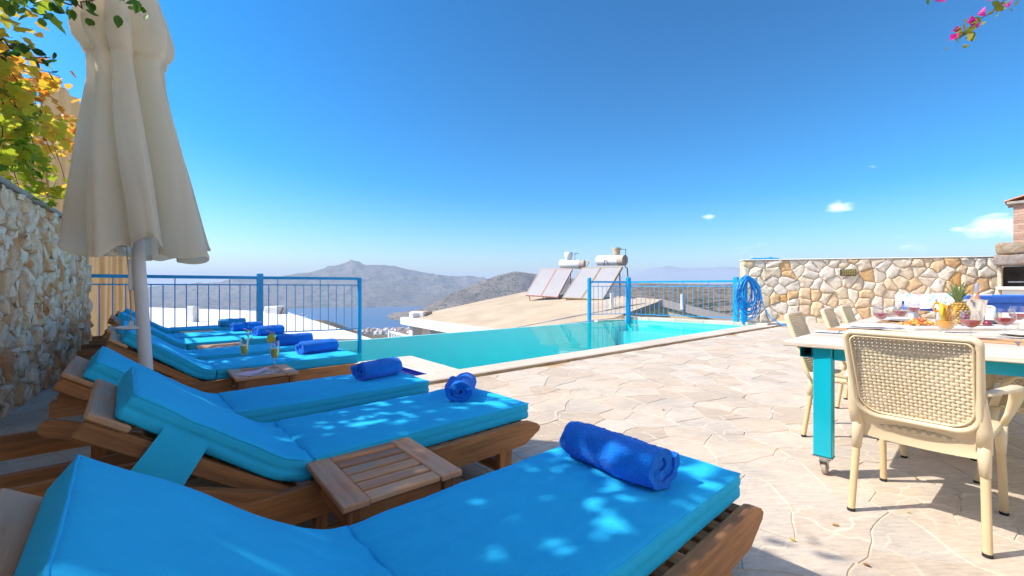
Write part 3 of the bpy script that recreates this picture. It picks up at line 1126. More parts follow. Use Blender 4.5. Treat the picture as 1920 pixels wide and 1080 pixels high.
def stone_wall(name, label, P, Q, z0, z1, thick, cell, ax, mat, grout, seed, bulge, gap, rough, side=1, limit=300, vary=.06, capmat=None, capz=.05):
    """a wall from P to Q whose stones face the given side; every stone is a child"""
    P, Q = Vector(P), Vector(Q)
    d = (Q - P); L = d.length; d.normalize()
    nrm = Vector((-d.y, d.x, 0)) * side
    root = thing(name, label, 'wall', P)
    core = MB()
    Mx = Matrix(((d.x, nrm.x, 0, 0), (d.y, nrm.y, 0, 0), (0, 0, 1, 0), (0, 0, 0, 1)))
    core.box(0, L, -thick, 0, z0, z1, 0, Mx)
    core.build('wall_core', grout, root)
    if capmat:
        cp = MB().box(-.02, L + .02, -thick - .02, bulge + .02, z1 + .002, z1 + capz, .012, Mx)
        cp.build('wall_coping', capmat, root)
    rng = random.Random(seed)
    cells = voronoi(0, L, z0, z1, cell, .42, rng, ax, vary=vary)
    def warp(x, y):
        q = Vector((x * 4.5, y * 4.5, seed))
        a = min(1, x / .1, (L - x) / .1, (y - z0) / .1, (z1 - y) / .1)
        a = max(0, a)
        return (x + noise.noise(q) * .035 * a, y + noise.noise(q + Vector((5, 2, 7))) * .035 * a)
    made = 0
    rest = MB()
    for s, poly in cells:
        pl = refine(poly, cell * .22, warp)
        c = centroid(pl)
        b = bulge * rng.uniform(.55, 1.3)
        tilt = (rng.uniform(-.25, .25) * b / cell, rng.uniform(-.2, .2) * b / cell)
        n = len(pl)
        rings = []
        for ins, dep in ((gap, .001), (gap + .008 * cell / .3, b * .62), (gap + .028 * cell / .3, b * .93), (gap + .08 * cell / .3, b * 1.03)):
            ring = inset(pl, ins)
            k = 1.0
            out = []
            for x, y in ring:
                # never fold over the middle
                dx, dy = x - c[0], y - c[1]
                h = dep + (tilt[0] * dx + tilt[1] * dy) * (1 if dep > .01 else 0)
                if dep > .01:
                    h += rough * b * (noise.noise(Vector((x * 9, y * 9, seed + 3))) * .7 + noise.noise(Vector((x * 24, y * 24, seed))) * .4)
                out.append((min(max(x, 0), L), max(h, .0005), min(max(y, z0), z1 - .002)))
            rings.append(out)
        vs = [p for r_ in rings for p in r_] + [(c[0], b * 1.1 + rough * b * .4 * noise.noise(Vector((c[0] * 9, c[1] * 9, seed + 3))), c[1])]
        fs = []
        for k in range(3):
            fs += [(k * n + i, k * n + (i + 1) % n, (k + 1) * n + (i + 1) % n, (k + 1) * n + i) for i in range(n)]
        fs += [(3 * n + i, 3 * n + (i + 1) % n, 4 * n) for i in range(n)]
        vs = [Mx @ Vector(p) for p in vs]
        if made < limit:
            MB().add(vs, fs, rng.random()).build('stone', mat, root, smooth=48)
        else:
            rest.add(vs, fs, rng.random())
        made += 1
    if rest.v:
        tag(rest.build('stones', mat, root, smooth=48), kind='stuff')
    return root, Mx, L, d, nrm


WALL_A = at(1393, 600, 13.6); WALL_A.z = 0
WALL_B = at(1885, 600, 11.95); WALL_B.z = 0
RW = stone_wall('stone_wall', 'sunlit rubble stone wall of cream and orange stones beyond the dining table', WALL_A, WALL_B, -.05, 1.93, .35, .262, 1.25,
                M['wall_stone'], M['wall_grout'], 21, .05, .006, .45, side=-1, capmat=M['white_render'], capz=.035)
# short return end of the wall facing the pool
LW0 = Vector((wall_x(-1.5), -1.5, 0)); LW1 = Vector((wall_x(9.4), 9.4, 0))
LW = stone_wall('garden_wall', 'shaded rough stone wall behind the heads of the sun loungers', LW1, LW0, -.05, 1.93, .4, .178, 1.05,
                M['rough_stone'], M['wall_grout_dark'], 33, .05, .003, .95, side=1, vary=.10, capmat=M['mortar'], capz=.05)

# ------------------------------------------------------------------ added unseen house behind the camera, bouncing sunlight into the shaded side
def bounce_villa():
    o = Vector((-1.6, -3.4, 0))
    v = thing('bounce_villa', 'added cream house with french windows, out of view, reflecting sun onto the loungers', 'house', o)
    cream = simple('bounce_render', (.82, .76, .66), .9, .05, 1.5, bmp=.2, bscale=30)
    w = MB()
    xs = [0, 2.0, 3.8, 6.2, 8.0, 10.4, 12.2, 14.5]
    for k in range(len(xs) - 1):
        z0 = 2.3 if k % 2 else 0
        w.box(xs[k], xs[k + 1], -.3, 0, z0, 6.2)
    w.build('wall', cream, v)
    MB().box(-.5, 15, -7, .45, 6.2, 6.38, .03).build('roof', M['white_render'], v)
    sd = MB().box(-.3, 0, -7, 0, 0, 6.2)
    sd.build('wall', cream, v)
    gl = simple('window_glass', (.05, .07, .08), .08, .05, 3, spec=.6)
    for k in (1, 3, 5):
        a, b = xs[k], xs[k + 1]
        fr = MB()
        fr.box(a, a + .07, -.2, -.12, 0, 2.3); fr.box(b - .07, b, -.2, -.12, 0, 2.3)
        fr.box((a + b) / 2 - .05, (a + b) / 2 + .05, -.2, -.12, 0, 2.3); fr.box(a + .07, b - .07, -.2, -.12, 2.22, 2.3)
        f = fr.build('french_window', M['white_paint'], v)
        MB().box(a + .07, b - .07, -.17, -.155, 0.02, 2.22).build('pane', gl, f)


bounce_villa()

# ------------------------------------------------------------------ railings
def railing(name, label, pts, posts, ztop=1.265, zmid=1.13, zlow=.21, step=.155, base=None, low_ext=True):
    """pts: plan points; posts: list of (index, z0, z1, radius, round?)"""
    root = thing(name, label, 'railing', (pts[0].x, pts[0].y, 0))
    o = Vector((pts[0].x, pts[0].y, 0))
    for k, (a, b) in enumerate(zip(pts, pts[1:])):
        a, b = Vector((a.x, a.y, 0)), Vector((b.x, b.y, 0))
        d = (b - a); L = d.length; d.normalize()
        a0, b0 = a - o, b - o
        up = Vector((0, 0, 1))
        MB().bar(a0 + up * ztop, b0 + up * ztop, .022, .028, 4, square=True).build('top_rail', M['blue_paint'], root)
        MB().bar(a0 + up * zmid, b0 + up * zmid, .009, .011, 4, square=True).build('middle_rail', M['blue_paint'], root)
        MB().bar(a0 + up * zlow, b0 + up * zlow, .009, .011, 4, square=True).build('bottom_rail', M['blue_paint'], root)
        n = max(2, int(round(L / step)))
        bar = MB().bar((0, 0, zlow), (0, 0, zmid), .0085, .0085, 6).mesh('baluster', M['blue_paint'])
        stub = MB().bar((0, 0, zmid), (0, 0, ztop), .0085, .0085, 6).mesh('rail_stub', M['blue_paint'])
        for i in range(1, n):
            p = a0 + d * (L * i / n)
            link('baluster', bar, root, p)
            if i % 5 == 2: link('rail_stub', stub, root, p)
    for i, z0, z1, r, rnd_ in posts:
        p = Vector((pts[i].x, pts[i].y, 0)) - o
        mb = MB()
        if rnd_:
            mb.lathe([(r, z0), (r, z1 - .02), (r * .8, z1), (0.001, z1 + .006)], 14, Matrix.Translation(p), cap0=True)
        else:
            mb.box(p.x - r, p.x + r, p.y - r, p.y + r, z0, z1, .006)
        mb.build('post', M['blue_paint'], root, smooth=30)
    return root


rl_a, rl_b, rl_c = at(160, 540, 6.75), at(487, 540, 8.15), at(674, 540, 9.0)
railing('pool_railing', 'blue metal railing behind the row of sun loungers above the bay', [rl_a, rl_b, rl_c],
        [(0, -.3, 1.27, .02, False), (1, -.3, 1.345, .052, False), (2, -.3, 1.285, .045, True)])
rr_a, rr_b, rr_c = at(1105, 540, 13.95), at(1178, 540, 14.3), at(1380, 540, 12.25)
railing('pool_fence', 'blue metal fence along the far end of the pool beside the stone wall', [rr_a, rr_b, rr_c],
        [(0, -.3, 1.40, .065, True), (1, -.1, 1.42, .085, True), (2, .05, 1.38, .06, False)], zlow=.20, zmid=1.12, ztop=1.262, step=.15)

# ------------------------------------------------------------------ coil of hose, wall lamp, tarp on the wall
def hose():
    base = at(1395, 600, 12.1)
    o = Vector((base.x, base.y, 0))
    root = thing('hose_reel', 'bright blue hose coiled in a tall bundle on the last fence post', 'hose', o)
    br = MB().box(-.07, .07, -.07, .07, .05, 1.36, .01, Matrix.Rotation(YAW, 4, 'Z'))
    br.build('bracket', M['blue_paint'], root)
    rng = random.Random(4)
    mb = MB()
    F_, R_ = Vector((FX, FY, 0)), Vector((RX, RY, 0))
    for k in range(19):
        w = rng.uniform(.14, .36); h = rng.uniform(.36, .60)
        cx, cz, dp = rng.uniform(-.03, .05), 1.36 - h + rng.uniform(-.05, .05), -.16 + rng.uniform(-.07, .05)
        tw = rng.uniform(-.25, .25)
        pth = []
        for i in range(26):
            a = 2 * math.pi * i / 26
            x = math.cos(a) * w * (1 - .18 * math.sin(a)) + math.sin(a) * tw * .25
            z = math.sin(a) * h
            pth.append(R_ * (cx + x) + F_ * (dp + .05 * math.sin(2 * a + k)) + Vector((0, 0, cz + z)))
        mb.sweep(pth, .0135, .0135, 6, up=(FX, FY, .01), closed=True)
    mb.build('hose_coil', M['hose'], root, smooth=True)
    tl = []
    pts_ = [(.28, 1.0, -.2), (.42, .55, -.25), (.55, .25, -.3), (.75, .06, -.5), (1.0, .03, -.8), (1.15, .03, -1.0)]
    for i in range(len(pts_) - 1):
        for s in range(5):
            t = s / 5
            p, q = pts_[i], pts_[i + 1]
            tl.append(R_ * (p[0] + (q[0] - p[0]) * t) + F_ * (p[2] + (q[2] - p[2]) * t) + Vector((0, 0, p[1] + (q[1] - p[1]) * t)))
    MB().sweep(tl, .014, .014, 6).build('hose_tail', M['hose'], root, smooth=True)


hose()


def wall_lamp():
    root_, Mx, L, d, nrm = RW
    p = WALL_A + d * 2.3 * 1.0
    # place on the wall under pixel column 1587
    t = None
    for i in range(400):
        q = WALL_A + d * (L * i / 400)
        dd = q.x * FX + q.y * FY; ll = q.x * RX + q.y * RY
        if 960 + FOC * ll / dd >= 1587: t = q; break
    o = Vector((t.x, t.y, 1.53)) + nrm * .06
    root = thing('wall_lamp', 'small bulkhead lamp with yellow glass and a grid high on the sunlit stone wall', 'lamp', o, math.atan2(d.y, d.x))
    MB().box(-.21, .21, -.03, .05, -.10, .10, .02).build('housing', M['dark'], root)
    s = -1
    MB().box(-.18, .18, -.062, -.028, -.078, .078, .012).build('lamp_glass', simple('amber_glass', (.62, .45, .10), .25, .1, 10), root)
    g = MB()
    for k in range(7): g.box(-.186 + k * .0585, -.178 + k * .0585, -.070, -.063, -.085, .085)
    for k in range(3): g.box(-.19, .19, -.0705, -.0625, -.055 + k * .051, -.047 + k * .051)
    g.build('lamp_grid', M['dark'], root)
    q = None
    o2 = WALL_A + d * .55 + Vector((0, 0, 1.975)) - nrm * .15
    mb = MB()
    rng = random.Random(8)
    mb.grid(lambda u, v: (-.35 + .9 * u, -.12 + .24 * v, .012 + .07 * math.sin(math.pi * v) * (.4 + .6 * abs(nz((u * 5, v * 3, 2)))) * min(1, 6 * u, 6 * (1 - u))), 24, 8)
    tp = mb.build('folded_tarp', M['hose'], None, smooth=True, loc=o2, rot=(0, 0, math.atan2(d.y, d.x)))
    tag(tp, 'crumpled blue cover lying on top of the stone wall near the fence', 'cover')


wall_lamp()

# ------------------------------------------------------------------ stone barbecue with chimney
def barbecue():
    c = at(1940, 600, 10.6)
    o = Vector((c.x, c.y, 0))
    root_, Mx, L, d, nrm = RW
    rz = math.atan2(-c.x, c.y)
    root = thing('barbecue', 'stone barbecue with dark opening and pink brick chimney at the end of the wall', 'barbecue', o, rz)
    # local x along the wall; local -y faces the terrace
    st = stone('lintel_rock', [(0, (.30, .25, .21)), (.5, (.44, .34, .23)), (1, (.36, .30, .26))], (.6, 1.25), 7, .9, .95, (.40, .24, .11), (.55, .72), 40, .03, (.12, .10, .08))
    body = MB()
    body.box(-.60, -.52, -.3, .5, 0, 1.62, .02); body.box(.9, 1.2, -.5, .5, 0, 1.62, .02)
    body.box(-.52, .9, .35, .5, 0, 1.62, .01)
    body.build('side_wall', M['wall_grout'], root)
    MB().box(-.52, .9, -.45, .35, .0, 1.02, .01).build('hearth_base', M['white_render'], root)
    MB().box(-.62, 1.2, -.56, .34, 1.02, 1.10, .015).build('counter_slab', M['white_render'], root)
    MB().box(-.516, .896, .32, .348, 1.1, 1.62).build('hearth_back', simple('dark_hearth', (.10, .085, .075), .95, .4, 5), root)  # dark brown sheet across the back of the opening
    MB().bar((-.42, -.42, 1.22), (.9, -.42, 1.22), .014, .014, 8).build('grill_bar', M['steel'], root)
    rng = random.Random(12)
    x = -.66
    while x < 1.2:
        w = rng.uniform(.5, .75)
        sb_ = soft_box(x, x + w - .015, -.62, .5, 1.63, 1.90, .06, 6, 6, 6, lambda q: q + Vector((nz((q.x * 3, q.y * 4, q.z * 4)) * .02, nz((q.x * 6, q.y * 5, 3)) * .02, nz((q.x * 4, q.y * 4, q.z * 3 + 8)) * .025)))
        sb_.r = [rng.choice([.05, .5, 1.0])] * len(sb_.f)
        weld(sb_.build('lintel_stone', st, root).data)
        x += w
    x = -.62
    while x < 1.15:
        w = rng.uniform(.55, .9)
        sb_ = soft_box(x, x + w - .015, -.60, .5, 1.905, 2.20, .08, 6, 6, 6, lambda q: q + Vector((nz((q.x * 3, q.y * 4, q.z * 4 + 4)) * .03, nz((q.x * 6, q.y * 5, 7)) * .03, nz((q.x * 4, q.y * 4, q.z * 3 + 1)) * .03)))
        sb_.r = [rng.choice([.3, .6, .62])] * len(sb_.f)
        weld(sb_.build('lintel_stone', st, root).data)
        x += w
    pk = stone('chimney_brick', [(0, (.46, .27, .19)), (1, (.58, .38, .28))], (.88, 1.08), 6, .3)
    ch = MB()
    brick = None
    for row in range(14):
        z = 2.2 + row * .068
        n = 4
        off = (row % 2) * .1
        for side in range(2):
            for k in range(n):
                a, b_ = -.34 + k * .2 - off, -.34 + (k + 1) * .2 - .008 - off
                a, b_ = max(a, -.34), min(b_, .36)
                if b_ - a < .03: continue
                MB().box(a, b_, -.34 if side == 0 else .10, -.22 if side == 0 else .22, z, z + .060, .004, rnd=rng.random()).build('brick', pk, root)
        for k in range(2):
            for x0, x1 in ((-.34, -.225), (.245, .36)):
                MB().box(x0, x1, -.216 + k * .158, -.216 + k * .158 + .15, z, z + .060, .004, rnd=rng.random()).build('brick', pk, root)
    MB().box(-.33, .35, -.33, .21, 2.2, 3.15).build('chimney_core', M['wall_grout'], root)
    tl = simple('roof_tile', (.62, .26, .13), .85, .15, 8)
    cap = MB()
    MB().box(-.44, .46, -.44, .32, 3.152, 3.22, .01).build('chimney_cap', M['mortar'], root)
    for k in range(6):
        mb = MB()
        y = -.42 + k * .13
        mb.grid(lambda u, v: (-.48 + .98 * u, y + .14 * v, 3.23 + .16 * (1 - abs(2 * u - 1)) + .035 * math.sin(math.pi * v)), 6, 6)
        mb.build('roof_tile', tl, root, smooth=True)


barbecue()

# ------------------------------------------------------------------ neighbouring houses below the terrace
M['screed'] = simple('roof_screed', (.49, .375, .25), .95, .17, .7, bmp=.3, bscale=12)
M['screed_white'] = simple('white_roof', (.80, .74, .66), .95, .05, .5, bmp=.3, bscale=6)
M['olive'] = simple('olive_render', (.74, .56, .30), .95, .08, 1.2)


def houses():
    # big beige roof
    C, E_, N_, P_ = at(757, 597, 24.5), at(930, 622, 15.6), at(1241, 563, 17.0), at(985, 547, 30.0)
    S_ = at(1150, 596, 15.2)
    o = Vector((C.x, C.y, -9))
    h = thing('neighbour_house', 'house below the pool with a wide beige screed roof carrying solar panels', 'house', o)
    def q(p, dz=0): return p - o + Vector((0, 0, dz))
    mb = MB()
    low = E_
    def rf(u, v):
        a = C.lerp(E_, u); b = P_.lerp(N_, u)
        p = a.lerp(b, v)
        return q(p, .10 * math.sin(math.pi * v) * .4 + .02 * nz((p.x, p.y, 0), .8))
    mb.grid(rf, 16, 16)
    mb.build('roof', M['screed'], h, smooth=True, fix=False)
    # the near verge down to the right of the eave corner
    mb = MB()
    mb.add([q(E_), q(S_), q(N_, .0)], [(0, 1, 2)])
    mb.build('roof_verge', M['screed'], h)
    # white eave beam with a coping
    def beam(name, a, b, w, h0, h1, mat, ch=.02):
        d = (b - a); d.z = 0; L = d.length; d.normalize()
        n = Vector((-d.y, d.x, 0))
        sl = (b.z - a.z) / L
        Mx = Matrix(((d.x, n.x, 0, q(a).x), (d.y, n.y, 0, q(a).y), (sl, 0, 1, q(a).z), (0, 0, 0, 1)))
        return MB().box(0, L, -w, w * .2, h0, h1, ch, Mx).build(name, mat, h)
    beam('eave_beam', E_ + (E_ - C) * .05, C + (C - E_) * .03, .5, -.36, .05, M['white_render'])
    bw = at(800, 620, 23.2)
    # wall below the eave, set back, and the corner pillar
    dE = (E_ - C).normalized(); nE = Vector((-dE.y, dE.x, 0))
    a, b = C + dE * .5 + nE * 1.4, E_ + nE * 1.4
    wl_ = MB().add([q(a, -.3), q(b, -.3), q(Vector((b.x, b.y, -9))), q(Vector((a.x, a.y, -9)))], [(0, 1, 2, 3)])
    wl_.build('wall', M['white_render'], h)
    a2 = a + nE * 8
    MB().add([q(a, -.3), q(a2, -.3), q(Vector((a2.x, a2.y, -9))), q(Vector((a.x, a.y, -9)))], [(0, 1, 2, 3)]).build('wall', M['white_render'], h)
    pc = at(779, 610, 24.0)
    MB().box(-.28, .28, -.28, .28, -9, -.34, .02, Matrix.Translation(q(Vector((pc.x, pc.y, 0)))) @ Matrix.Rotation(math.atan2(dE.y, dE.x), 4, 'Z')).build('pillar', M['white_render'], h)
    cc = at(790, 589, 24.4)
    chm = MB().box(-.55, .55, -.42, .42, -.45, .16, .03, Matrix.Translation(q(cc)) @ Matrix.Rotation(.55, 4, 'Z'))
    chm.build('chimney', M['screed'], h)
    MB().box(-.56, -.30, -.43, .43, -.44, .165, .03, Matrix.Translation(q(cc)) @ Matrix.Rotation(.55, 4, 'Z')).build('chimney_face', M['white_render'], h)
    # vent pipe on this roof
    vp = at(1147, 577, 16.8)
    MB().lathe([(.07, -.3), (.07, .52), (.075, .53), (.075, .56), (.0, .57)], 12, Matrix.Translation(q(vp))).build('vent_pipe', M['white_paint'], h, smooth=30)

    # gabled house behind the far fence
    g0, gp, g1 = at(1176, 584, 17.0), at(1241, 561.5, 17.0), at(1385, 596, 15.8)
    o2 = Vector((gp.x, gp.y, -9))
    g = thing('gabled_house', 'house with an olive gable wall and pale verge behind the far pool fence', 'house', o2)
    def r2(p, dz=0): return p - o2 + Vector((0, 0, dz))
    back = Vector((FX, FY, 0)) * 7
    mb = MB()
    mb.add([r2(g0, -.22), r2(gp, -.30), r2(g1, -.22), r2(Vector((g1.x, g1.y, -9))), r2(Vector((g0.x, g0.y, -9)))], [(0, 1, 2, 3, 4)])
    mb.build('gable_wall', M['olive'], g)
    fr = Vector((-FX, -FY, 0)) * .10
    for a_, b_ in ((g0, gp), (gp, g1)):
        m2 = MB()
        vs = [r2(a_) + fr, r2(b_) + fr, r2(b_) + back, r2(a_) + back]
        vs += [v + Vector((0, 0, -.18)) for v in vs[:4]]
        m2.add(vs, [(0, 1, 2, 3), (4, 5, 6, 7), (0, 1, 5, 4), (1, 2, 6, 5), (2, 3, 7, 6), (3, 0, 4, 7)])
        m2.build('roof', M['screed'], g)
        m3 = MB()
        vs = [r2(a_, .012) + fr * 1.05, r2(b_, .012) + fr * 1.05, r2(b_, .012) + fr * .2, r2(a_, .012) + fr * .2]
        vs += [v + Vector((0, 0, -.30)) for v in vs]
        m3.add(vs, [(0, 1, 2, 3), (4, 5, 6, 7), (0, 1, 5, 4), (1, 2, 6, 5), (2, 3, 7, 6), (3, 0, 4, 7)])
        m3.build('verge_board', simple('verge', (.55, .43, .34), .9, .06, 2), g)
    v2 = at(1280, 566, 16.6)
    MB().lathe([(.085, -.3), (.085, .28), (.095, .30), (.0, .31)], 12, Matrix.Translation(r2(v2))).build('vent_pipe', M['white_paint'], g, smooth=30)

    # flat white roof on the left
    zr = -.12
    A, B, D = at(120, 571, 34), at(537, 585, 30), at(692, 633.5, 10.9)
    zz = CAM_H - 40 * 22 / FOC
    D = at(700, 636, 11.2); B = at(537, 584.5, 27.0); A = at(100, 570.5, 25.0); E2 = at(80, 660, 11.0)
    E2 = at(60, 636, 9.9)
    o3 = Vector((B.x, B.y, -9))
    f = thing('white_roofed_house', 'house with a blinding white flat roof below the left railing', 'house', o3)
    def r3(p, dz=0): return p - o3 + Vector((0, 0, dz))
    mb = MB()
    mb.grid(lambda u, v: r3(E2.lerp(D, u).lerp(A.lerp(B, u), v), .02 * nz((u * 9, v * 9, 1))), 12, 12)
    mb.build('roof', M['screed_white'], f, smooth=True, fix=False)
    mb = MB()
    P4 = [E2, D, B, A]
    vs = [r3(p, -.01) for p in P4] + [r3(Vector((p.x, p.y, -12))) for p in P4]
    mb.add(vs, [(0, 1, 5, 4), (1, 2, 6, 5), (2, 3, 7, 6), (3, 0, 4, 7)])
    mb.build('wall', M['white_render'], f)
    p = at(362, 590, 16)
    MB().box(-.14, .14, -.14, .14, -.8, .32, .02, Matrix.Translation(r3(p)) @ Matrix.Rotation(.7, 4, 'Z')).build('roof_post', M['screed_white'], f)
    p = at(518, 585, 24)
    MB().box(-.5, .5, -.4, .4, -.6, .33, .05, Matrix.Translation(r3(p)) @ Matrix.Rotation(.75, 4, 'Z')).build('chimney', M['screed_white'], f)
    MB().bar(r3(at(524, 592, 23)), r3(at(531, 577, 23)), .05, .05, 6).build('rusty_pipe', simple('rust', (.30, .12, .05), .9, .3, 5), f)
    cb = [r3(at(553, 597, 24)), r3(at(560, 590, 24)), r3(at(572, 587, 24)), r3(at(577, 589, 24.2)), r3(at(574, 593, 24.2)), r3(at(563, 598, 24.2))]
    MB().sweep(cb, .018, .018, 5).build('loose_cable', M['white_paint'], f)

    # white balustrade of a balcony further down
    a, b = at(731, 622, 27), at(771, 632, 25)
    o4 = Vector((a.x, a.y, a.z - 1))
    bl = thing('balustrade', 'little white balcony balustrade below the corner of the beige roofed house', 'balustrade', o4)
    def r4(p, dz=0): return p - o4 + Vector((0, 0, dz))
    MB().bar(r4(a), r4(b), .07, .06, 4, square=True).build('handrail', M['white_paint'], bl)
    MB().bar(r4(a, -.85), r4(b, -.85), .07, .05, 4, square=True).build('bottom_rail', M['white_paint'], bl)
    bar = MB().box(-.05, .05, -.05, .05, -.82, 0).mesh('picket', M['white_paint'])
    for i in range(12):
        link('picket', bar, bl, r4(a.lerp(b, (i + .3) / 12)))
    MB().box(-.09, .09, -.09, .09, -6, .12, 0, Matrix.Translation(r4(a))).build('corner_post', M['white_paint'], bl)


houses()


def solar():
    gl = simple('collector_glass', (.36, .34, .32), .3, .05, 2, spec=.6)
    def unit(name, label, p0, p1, rise, back, frame, tank_px, tank_col, tank_r, pots):
        """p0-p1 bottom edge; two panels"""
        o = Vector((p0.x, p0.y, p0.z))
        root = thing(name, label, 'solar heater', o, 0, 'solar water heaters on the beige roof')
        e = (p1 - p0); W = e.length; e.normalize()
        hz_ = Vector((-e.y, e.x, 0)).normalized()
        if hz_.dot(Vector((FX, FY, 0))) < 0: hz_ = -hz_
        up = (hz_ * back + Vector((0, 0, rise))); L = up.length; up.normalize()
        n = e.cross(up).normalized()
        if n.z < 0: n = -n
        fm = simple(name + '_frame', frame, .5, .1, 6)
        for k in range(2):
            Mx = Matrix(((e.x, up.x, n.x, e.x * W * k / 2), (e.y, up.y, n.y, e.y * W * k / 2), (e.z, up.z, n.z, e.z * W * k / 2), (0, 0, 0, 1)))
            w = W / 2 - .03
            pn = MB().box(0, w, 0, L, -.09, -.012, 0, Mx).build('panel_box', fm, root)
            MB().box(.04, w - .04, .04, L - .04, -.0118, -.006, 0, Mx).build('panel_glass', gl, pn)
            rim = MB()
            for bx in ((0, .045, 0, L), (w - .045, w, 0, L), (.045, w - .045, 0, .045), (.045, w - .045, L - .045, L)):
                rim.box(bx[0], bx[1], bx[2], bx[3], -.0117, .008, 0, Mx)
            rim.build('panel_rim', fm, pn)
        st = MB()
        z = Vector((0, 0, 1))
        for k in (0.06, .5, .94):
            a = e * (W * k)
            t = a + up * (L * .93) - n * .1
            st.bar(a + up * .12 - n * .09, a - z * .30 + hz_ * .25, .025, .025, 4)
            st.bar(t, Vector((t.x, t.y, -.45)), .028, .028, 4)
            st.bar(a - z * .30 + hz_ * .25, Vector((t.x, t.y, -.42)), .02, .02, 4)
        st.build('stand', M['dark'] if name.endswith('heater') and rise > 1.5 else fm, root)
        # tank
        ta, tb = tank_px
        ax_ = (tb - ta); TL = ax_.length; ax_.normalize()
        rot = ax_.to_track_quat('Z', 'Y').to_matrix().to_4x4()
        Mt = Matrix.Translation(ta - o) @ rot
        MB().lathe([(0.001, -.03), (tank_r * .8, -.01), (tank_r, .05), (tank_r, TL * .80)], 24, Mt).build('tank', tank_col, root, smooth=40)
        MB().lathe([(tank_r + .004, TL * .80), (tank_r + .004, TL), (tank_r * .85, TL + .02), (.001, TL + .03)], 24, Mt).build('tank_end', simple('tank_end', (.50, .38, .30), .7, .2, 4), root, smooth=40)
        return root, o
    # left unit
    p0, p1 = at(985, 553, 23.6), at(1046, 556.5, 22.2)
    r, o = unit('solar_heater', 'rear solar water heater with two pink framed panels and a low white tank', p0, p1, 1.5, 1.45, (.50, .30, .27),
                (at(1050, 495, 24.2), at(1096, 496, 23.6)), M['white_paint'], .24, None)
    tk = at(1066, 487, 24.0) - o
    MB().lathe([(.0, 0), (.16, .02), (.22, .16), (.24, .36), (.20, .42), (.0, .43)], 16, Matrix.Translation(tk)).build('header_tank', M['white_paint'], r, smooth=40)
    MB().sweep([at(1078, 490, 24) - o, at(1078, 475, 24) - o, at(1084, 475, 24) - o], .022, .022, 6).build('pipe', M['dark'], r)
    MB().sweep([at(1100, 490, 23.6) - o, at(1105, 491, 23.4) - o, at(1097, 502, 23.2) - o], .03, .03, 6).build('pipe', M['screed'], r)
    p0, p1 = at(1054, 558, 21.6), at(1131, 561.5, 19.6)
    r, o = unit('solar_heater', 'front solar water heater with brown framed panels and a big white tank on top', p0, p1, 1.56, 1.5, (.36, .26, .15),
                (at(1121, 488.5, 22.4), at(1172, 488, 21.2)), M['white_paint'], .265, None)
    tk = at(1156, 478, 21.7) - o
    MB().lathe([(.0, 0), (.17, .02), (.19, .25), (.21, .30), (.21, .36), (.0, .38)], 16, Matrix.Translation(tk)).build('header_tank', simple('tan_bucket', (.58, .42, .28), .7, .1, 6), r, smooth=40)
    MB().sweep([at(1172, 500, 21) - o, at(1173.5, 467, 21) - o, at(1163, 467.5, 21.3) - o], .02, .02, 6).build('pipe', M['dark'], r)
    MB().sweep([at(1133, 498, 21.5) - o, at(1133, 488.5, 21.3) - o, at(1137, 488.5, 21.3) - o, at(1141, 496, 21.2) - o], .02, .02, 6).build('pipe', M['dark'], r)
    MB().sweep([at(1172, 500, 20.8) - o, at(1176, 503, 20.6) - o, at(1178, 530, 20.4) - o, at(1178, 560, 20.2) - o], .03, .03, 6).build('pipe', M['dark'], r)


solar()

# ------------------------------------------------------------------ sun loungers
HW = .375           # half width to the outside of the rails
XB = .50            # where the back hinges
XF = 1.70           # foot end
BACK_A = math.radians(34)
BACK_L = .70


def back_path(s):
    """height and run of the back cushion's underside; s metres from the hinge towards the head"""
    # eases from flat to the back angle over the first .35 m
    n = 24; x = XB + .012; z = .316
    a = 0
    ds = s / n
    for i in range(n):
        u = (i + .5) * ds
        a = BACK_A * 1.08 * min(1, max(0, (u + .02) / .22))
        x -= ds * math.cos(a); z += ds * math.sin(a)
    return x, z, a


